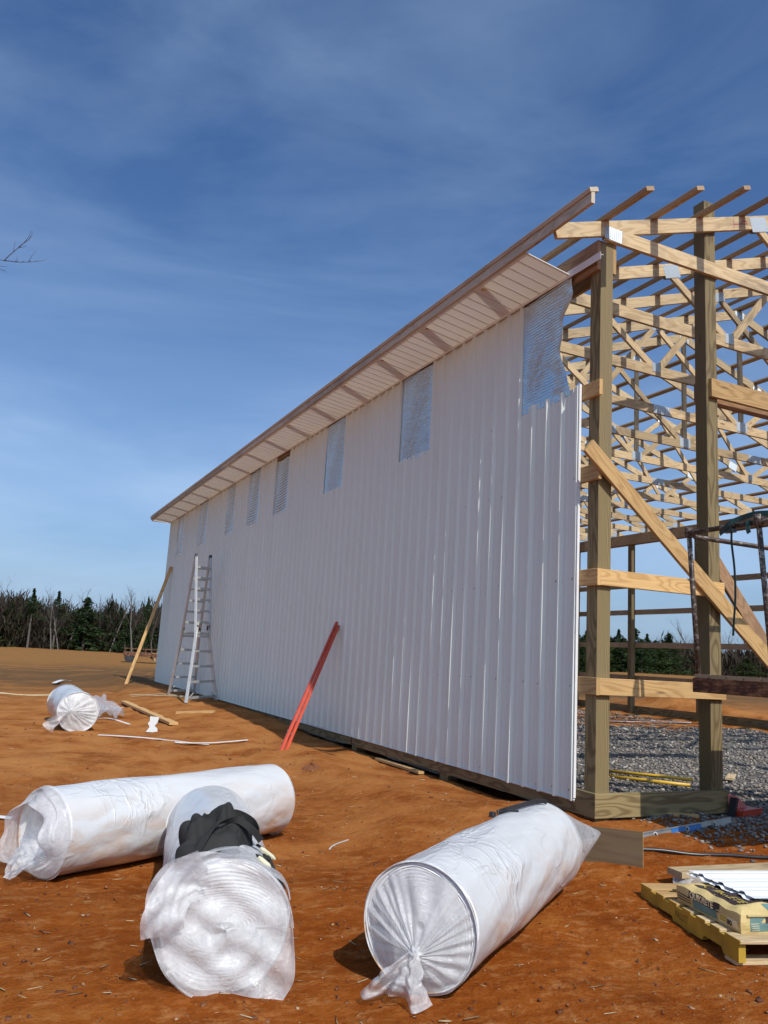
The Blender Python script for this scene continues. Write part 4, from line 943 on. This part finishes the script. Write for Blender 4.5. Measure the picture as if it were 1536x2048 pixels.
o = board('board', None, G3(-.22, -1.62, .06), G3(.45, -1.95, .06), .12, .05, (0, 0, 1), M['wood_fresh']); tag(o, 'thick timber block lying beyond the pallet at right edge', 'board')
o = MB().grid(lambda u, v: tuple(G3(-.52+.16*u, -1.50+.14*v+.03*math.sin(u*8), .05+.07*abs(math.sin(u*5+v*3))*math.sin(u*3.14))), 18, 14).build('plastic_scrap', M['film_milky'], smooth=True); tag(o, 'small crumpled bit of clear plastic behind the pallet', 'plastic scrap')

# ------------------------------------------------------------------ rusty work platform held up beside the second post
wp = tag(empty('work_platform', (.45, -.62, 1.07)), 'rusty steel work platform with pipe rails beside the second post', 'work platform'); O = Vector(wp.location)
def L3(*p): return Vector(p)-O
for a, b in (((.455, -.62, 1.125), (.465, -1.9, 1.125)), ((3.0, -.62, 1.125), (3.0, -1.9, 1.125))):
    board('beam', wp, L3(*a), L3(*b), .11, .06, (0, 0, 1), M['rust'])
for yy in (-.65, -1.87): board('beam', wp, L3(.49, yy, 1.12), L3(2.97, yy, 1.12), .10, .05, (0, 0, 1), M['rust'])
for i in range(8): board('deck_board', wp, L3(.44, -.70-.155*i, 1.195), L3(2.98, -.70-.155*i, 1.195), .145, .028, (0, 1, 0), M['wood_purlin'])
def pipe(name, *pts, r_=.020): mb = MB(); mb.tube([L3(*p) for p in pts], r_, 10); return mb.build(name, M['pipe'], wp, smooth=True)
pipe('corner_post', (.40, -.62, 2.33), (.49, -.62, 1.18)); pipe('corner_post', (.38, -1.30, 2.34), (.47, -1.32, 1.18)); pipe('corner_post', (2.95, -.62, 2.33), (2.98, -.62, 1.18)); pipe('corner_post', (2.95, -1.87, 2.33), (2.98, -1.87, 1.18))
pipe('top_rail', (.39, -.60, 2.315), (.39, -1.90, 2.33)); pipe('top_rail', (.42, -.66, 2.285), (2.95, -.62, 2.29)); pipe('top_rail', (2.95, -.6, 2.31), (2.95, -1.9, 2.31)); pipe('top_rail', (.42, -1.87, 2.28), (2.95, -1.87, 2.28))
pipe('coupler', (.40, -.62, 2.36), (.40, -.62, 2.28), r_=.030); pipe('coupler', (.38, -1.30, 2.375), (.38, -1.30, 2.29), r_=.034)
for yy in (-1.0, -1.55): board('fork', wp, L3(1.2, yy, 1.03), L3(4.2, yy, 1.03), .12, .05, (0, 1, 0), M['rust'])
sp_ = tag(empty('ratchet_strap', (.39, -1.06, 2.3)), 'dark green ratchet strap hanging from the platform top rail', 'strap'); O2 = Vector(sp_.location)
ribbon('webbing', sp_, [(.385, -1.06, 2.35), (.37, -1.065, 2.2), (.372, -1.085, 2.0), (.36, -1.10, 1.8), (.37, -1.075, 1.62), (.375, -1.06, 1.50)], .034, 'green_strap', O2, .003, (.5, 1, 0))
ribbon('webbing', sp_, [(.40, -.93, 2.28), (.36, -1.0, 2.29), (.35, -1.06, 2.33), (.37, -1.15, 2.365), (.37, -1.3, 2.38), (.39, -1.5, 2.36)], .04, 'green_strap', O2, .004, (0, .2, 1))
ribbon('webbing', sp_, [(.37, -1.22, 2.34), (.345, -1.235, 2.28), (.34, -1.25, 2.24)], .035, 'green_strap', O2, .004, (0, 1, 0))
mb = MB(); mb.box((-.012, .02, -.005), (.05, .09, .05)); mb.tube([(-.03, .05, .0), (-.03, -.04, .02)], .012, 8); mb.build('ratchet', M['black_plastic'], sp_)

# ------------------------------------------------------------------ trailer in the field
tz = Hf(4.5, 47.0)
trl = tag(empty('flatbed_trailer', (3.3, 48.9, tz), -.15), 'dark flatbed trailer loaded with lumber parked across the field', 'trailer')
board('deck', trl, (0, 1.0, .60), (5.2, 1.0, .60), 2.0, .06, (0, 1, 0), M['wood_brown'])
for yy in (-.02, 2.02): board('frame_rail', trl, (0, yy, .52), (5.2, yy, .52), .24, .06, (0, 0, 1), M['rust'])
board('frame_rail', trl, (-.03, .02, .52), (-.03, 1.98, .52), .24, .05, (0, 0, 1), M['rust'])
for yy in (.0, 2.0):
    board('side_rail', trl, (0, yy, .86), (5.2, yy, .86), .05, .05, (0, 0, 1), M['rust'])
    for x_ in (.03, 1.3, 2.6, 3.9, 5.17): board('stake', trl, (x_, yy, .57), (x_, yy, .84), .05, .05, (1, 0, 0), M['rust'])
board('side_rail', trl, (.0, .03, .862), (.0, 1.97, .862), .05, .05, (0, 0, 1), M['rust'])
for x_ in (.35, 2.6, 3.4):
    for yy in (-.02, 1.82): mb = MB(); mb.tube([(x_, yy, .31), (x_, yy+.2, .31)], .33, 18); w_ = mb.build('wheel', M['rubber'], trl); mb = MB(); mb.tube([(x_, yy-.01, .31), (x_, yy+.21, .31)], .15, 12); mb.build('rim', M['dark_metal'], w_)
board('drawbar', trl, (1.6, 1.0, .42), (1.9, -.3, .2), .1, .1, (0, 0, 1), M['wood_new'])
for k_, (x_, l_, z_, m_) in enumerate(((1.7, 2.6, .61, 'wood_fresh'), (2.0, 1.8, .69, 'wood_new'), (3.2, 1.6, .62, 'wood_purlin'))):
    a_ = trl.matrix_world if False else Matrix.Translation((3.3, 48.9, tz)) @ Matrix.Rotation(-.15, 4, 'Z')
    o = board('lumber', None, a_ @ Vector((x_, .7+.3*k_, z_)), a_ @ Vector((x_+l_, .8+.3*k_, z_)), .25, .09, (0, 1, 0), M[m_])
    tag(o, ['long yellow timber lying lowest on the trailer bed', 'shorter pale timber stacked upon the trailer load', 'brown timber at the barn end of the trailer load'][k_], 'lumber', 'lumber on the trailer')

# ------------------------------------------------------------------ trees
def conifer_mesh(seed, h=10.0, r=2.0, base=.12, mat='pine_leaf', n=1500, ragged=.5):
    rs = np.random.default_rng(seed); t = base + (1-base)*rs.random(n)**.85
    prof = np.minimum(1, (1-t)*2.2)**.8*(.55+.45*(1-t))*(1+ragged*np.sin(t*23+rs.random()*6)*.5); a = rs.uniform(0, 6.283, n); lob = 1+ragged*.45*np.sin(a*3+t*17+rs.random()*6)
    q = r*prof*lob*np.sqrt(rs.uniform(.12, 1.0, n))
    c = np.stack([np.cos(a)*q, np.sin(a)*q, t*h - q*.18], -1); s = rs.uniform(.10, .26, n)*(.6+.6*(1-t))*h/10
    d = rs.normal(0, 1, (n, 3)); d[:, 2] *= .45; d /= np.linalg.norm(d, axis=1)[:, None]; e = np.cross(d, rs.normal(0, 1, (n, 3))); e /= np.linalg.norm(e, axis=1)[:, None]
    P = np.stack([c-d*s[:, None]*1.5, c+e*s[:, None]*.7, c+d*s[:, None]*1.5, c-e*s[:, None]*.7], 1)
    return P.reshape(-1, 3), np.arange(4*n).reshape(-1, 4)
def mesh_np(name, V, Fc, mat):
    o = npmesh(name, V, Fc, mat); me = o.data; bpy.data.objects.remove(o); return me
def branch_mesh(seed, h=11.0, spread=.5, nlev=4, r0=.16, first=.3, crown=True):
    rs = random.Random(seed); tr, tw = MB(), MB()
    def grow(p, d, ln, r_, lev):
        k = 4 if lev < 2 else 3; pts = [p]; rr__ = [r_]; q = p.copy(); dd = d.copy()
        for i in range(k):
            dd = (dd + Vector((rs.gauss(0, .10), rs.gauss(0, .10), rs.gauss(.03, .05)))).normalized(); q = q + dd*ln/k; pts.append(q.copy()); rr__.append(r_*(1-.62*(i+1)/k))
        (tr if lev == 0 else tw).tube(pts, rr__, 6 if lev == 0 else 3, cap=False)
        if lev >= nlev: return
        nb = (15 if lev == 0 else 6) if lev < 2 else 5
        for b in range(nb):
            f = (first + (1-first)*(b+rs.random())/nb) if lev == 0 else .25+.75*rs.random(); i = min(k-1, int(f*k)); bp = pts[i].lerp(pts[i+1], f*k-i)
            a = rs.uniform(0, 6.283); side = Vector((math.cos(a), math.sin(a), 0)); nd = (dd*(1-spread) + side*spread + Vector((0, 0, .22))).normalized()
            grow(bp, nd, ln*rs.uniform(.28, .45)*(1-.35*f if lev == 0 else 1), r_*.36*(1-.4*f), lev+1)
    grow(Vector((0, 0, -.3)), Vector((0, 0, 1)), h, r0, 0); return tr, tw
con = [mesh_np('crown', *conifer_mesh(s, 10, rr__, .08, m_, 2300, rg), M[m_]) for s, rr__, m_, rg in ((1, 2.6, 'pine_leaf', 1.1), (2, 2.1, 'pine_leaf', .9), (3, 2.9, 'cedar_leaf', .9), (4, 2.4, 'pine_leaf', 1.3))]
pin = [mesh_np('crown', *conifer_mesh(s, 10, 1.9, .52, 'pine_leaf', 900, 1.3), M['pine_leaf']) for s in (8, 9)]
mbt = MB(); mbt.tube([(0, 0, -.4), (0, 0, 5), (0, 0, 9.4)], [.17, .11, .03], 7); con_tr = mbt.mesh('trunk', M['bark'])
bare = []
for s in range(5):
    a_, b_ = branch_mesh(20+s, 10.5, .40+.03*s, 3, .15, .28); bare.append((a_.mesh('trunk', M['bark_pale'] if s % 2 else M['bark']), b_.mesh('branches', M['twig'])))
def put_tree(name, label, cat, group, x, y, sc, tr, cr, crn, rz, wid=1.0, dz=-.05):
    e = tag(empty(name, (x, y, Hf(x, y)+dz), rz), label, cat, group); e.scale = (sc*wid, sc*wid, sc)
    for nm, me in (('trunk', tr), (crn, cr)):
        o = bpy.data.objects.new(nm, me); COL.objects.link(o); o.parent = e
    return e
def polar(az, d): return -4.554+d*math.sin(R(az)), -5.42+d*math.cos(R(az))
rs = random.Random(3)
# left tree line
for i in range(58):
    az = -2.8 + 15.2*i/57 + rs.uniform(-.15, .15); d = rs.uniform(140, 172); x, y = polar(az, d); k = rs.random()
    if k < .36:
        put_tree('evergreen_tree', ['dark evergreen standing in the tree line left of the barn', 'olive green cedar standing in the tree line left of the barn'][i % 4 == 2], 'tree', ['evergreens in the left tree line', 'cedars in the left tree line'][i % 4 == 2], x, y, rs.uniform(.60, .90), con_tr, con[i % 4], 'crown', rs.uniform(0, 6), rs.uniform(1.1, 1.6))
    elif k < .44:
        put_tree('pine_tree', 'tall pine with a high crown in the left tree line', 'tree', 'tall pines in the left tree line', x, y, rs.uniform(.85, 1.0), con_tr, pin[i % 2], 'crown', rs.uniform(0, 6), 1.2)
    else:
        a_, b_ = bare[i % 5]; put_tree('bare_tree', ['leafless dark trunked tree standing in the tree line left of the barn', 'leafless pale trunked tree standing in the tree line left of the barn'][(i % 5) % 2], 'tree', ['dark bare trees in the left tree line', 'pale bare trees in the left tree line'][(i % 5) % 2], x, y, rs.uniform(.66, .93), a_, b_, 'branches', rs.uniform(0, 6), rs.uniform(.9, 1.3))
for az, sc, k in ((5.9, .80, 1), (6.35, .74, 3), (10.9, 1.0, 1), (12.2, .92, 4)):
    x, y = polar(az-2.2, 138); a_, b_ = bare[k]; put_tree('bare_tree', {5.9: 'pale leafless tree in front of the woods, left one of the close pair', 6.35: 'pale leafless tree in front of the woods, right one of the close pair', 10.9: 'tall pale leafless tree rising above the woods beside the slim pine', 12.2: 'tall dark leafless tree rising above the woods close to the barn'}[az], 'tree', None, x, y, sc*.92, a_, b_, 'branches', k*1.3, 1.0)
x, y = polar(9.4, 139); put_tree('pine_tree', 'slim dark pine standing alone above the trees nearest the barn', 'tree', None, x, y, .93, con_tr, con[1], 'crown', .4, .62)
# right tree line, seen through the frame
for i in range(40):
    az = 36 + 19*i/39 + rs.uniform(-.2, .2); dark = az < 45.0; d = rs.uniform(78, 92) if dark else rs.uniform(120, 140); x, y = polar(az, d)
    if dark or rs.random() < .25:
        put_tree('evergreen_tree', 'low dark evergreen seen through the barn frame', 'tree', 'evergreens behind the barn', x, y, rs.uniform(.30, .44)*(1 if dark else 1.1), con_tr, con[(i+2) % 4], 'crown', rs.uniform(0, 6), rs.uniform(1.3, 1.9))
    else:
        a_, b_ = bare[i % 5]; put_tree('bare_tree', 'leafless tree seen through the barn frame at right', 'tree', 'bare trees behind the barn', x, y, rs.uniform(.50, .66), a_, b_, 'branches', rs.uniform(0, 6), rs.uniform(1.0, 1.4))
x, y = polar(49.3, 70); put_tree('evergreen_bush', 'rounded dark evergreen bush beyond the dirt heap', 'bush', None, x, y, .17, con_tr, con[2], 'crown', .4, 2.6)
# undergrowth that closes the woods
def thicket(name, az0, az1, d0, d1, h, n, mat, seed, lab):
    r_ = np.random.default_rng(seed); az = np.radians(r_.uniform(az0, az1, n)); d = r_.uniform(d0, d1, n); x = -4.554+d*np.sin(az); y = -5.42+d*np.cos(az)
    top = h*(1+.38*vnoise(az*40, az*0+seed, seed)+.14*vnoise(az*190, az*0, seed+1)); z = H(x, y) + top*r_.random(n)**1.15*r_.uniform(.82, 1.22, n)
    c = np.stack([x, y, z], -1); s = r_.uniform(.12, .42, n); dv = r_.normal(0, .35, (n, 3)); dv[:, 2] += 1; dv /= np.linalg.norm(dv, axis=1)[:, None]; e = np.cross(dv, r_.normal(0, 1, (n, 3))); e /= np.linalg.norm(e, axis=1)[:, None]
    P = np.stack([c-dv*s[:, None]*2.2, c+e*s[:, None]*.35, c+dv*s[:, None]*2.2, c-e*s[:, None]*.35], 1).reshape(-1, 3)
    tag(npmesh(name, P, np.arange(4*n).reshape(-1, 4), mat), kind='stuff')
thicket('undergrowth', -4, 13.5, 146, 182, 7.2, 50000, M['thicket'], 31, '')
thicket('undergrowth', 34, 57, 100, 150, 3.6, 22000, M['thicket'], 33, '')
# bare tree at the left edge, only its branch tips reach into view
tr_, tw_ = MB(), MB(); rs2 = random.Random(12)
bt = tag(empty('bare_tree', (-7.78, 4.6, Hf(-7.78, 4.6))), 'leafless tree just out of view whose twigs reach in at the left edge', 'tree'); BO_ = Vector(bt.location)
tr_.tube([(0, 0, -.3), (.05, 0, 2.5), (-.05, .05, 5.0), (.05, 0, 7.5)], [.16, .12, .08, .02], 8); tr_.build('trunk', M['bark'], bt)
def twig(p, d, ln, r_, lev):
    q = Vector(p); pts = [q.copy()]; rr__ = [r_]; dd = Vector(d).normalized()
    for i in range(5):
        dd = (dd+Vector((rs2.gauss(0, .10), rs2.gauss(0, .10), rs2.gauss(.02, .06)))).normalized(); q = q+dd*ln/5; pts.append(q.copy()); rr__.append(r_*(1-.13*(i+1)))
        if lev < 2 and i > 0:
            for s_ in range(2):
                a = rs2.uniform(-.9, .9); twig(q, dd+Vector((rs2.gauss(0, .5), rs2.gauss(0, .5), abs(rs2.gauss(.5, .4)))), ln*rs2.uniform(.07, .14 if lev == 0 else .6), r_*.55, lev+1)
    tw_.tube(pts, rr__, 5, cap=False)
twig((0, 0, 5.50), (2.7, -.35, -.04), 2.85, .011, 0); twig((0, 0, 5.42), (2.5, -.45, -.05), 2.6, .009, 0); twig((0, 0, 5.65), (2.5, -.35, -.03), 2.5, .009, 0); twig((0, 0, 4.8), (-1.8, .8, 1.0), 2.4, .03, 0); twig((0, 0, 5.6), (-.3, 1.5, 1.3), 2.2, .03, 0)
tw_.build('branches', M['twig'], bt)
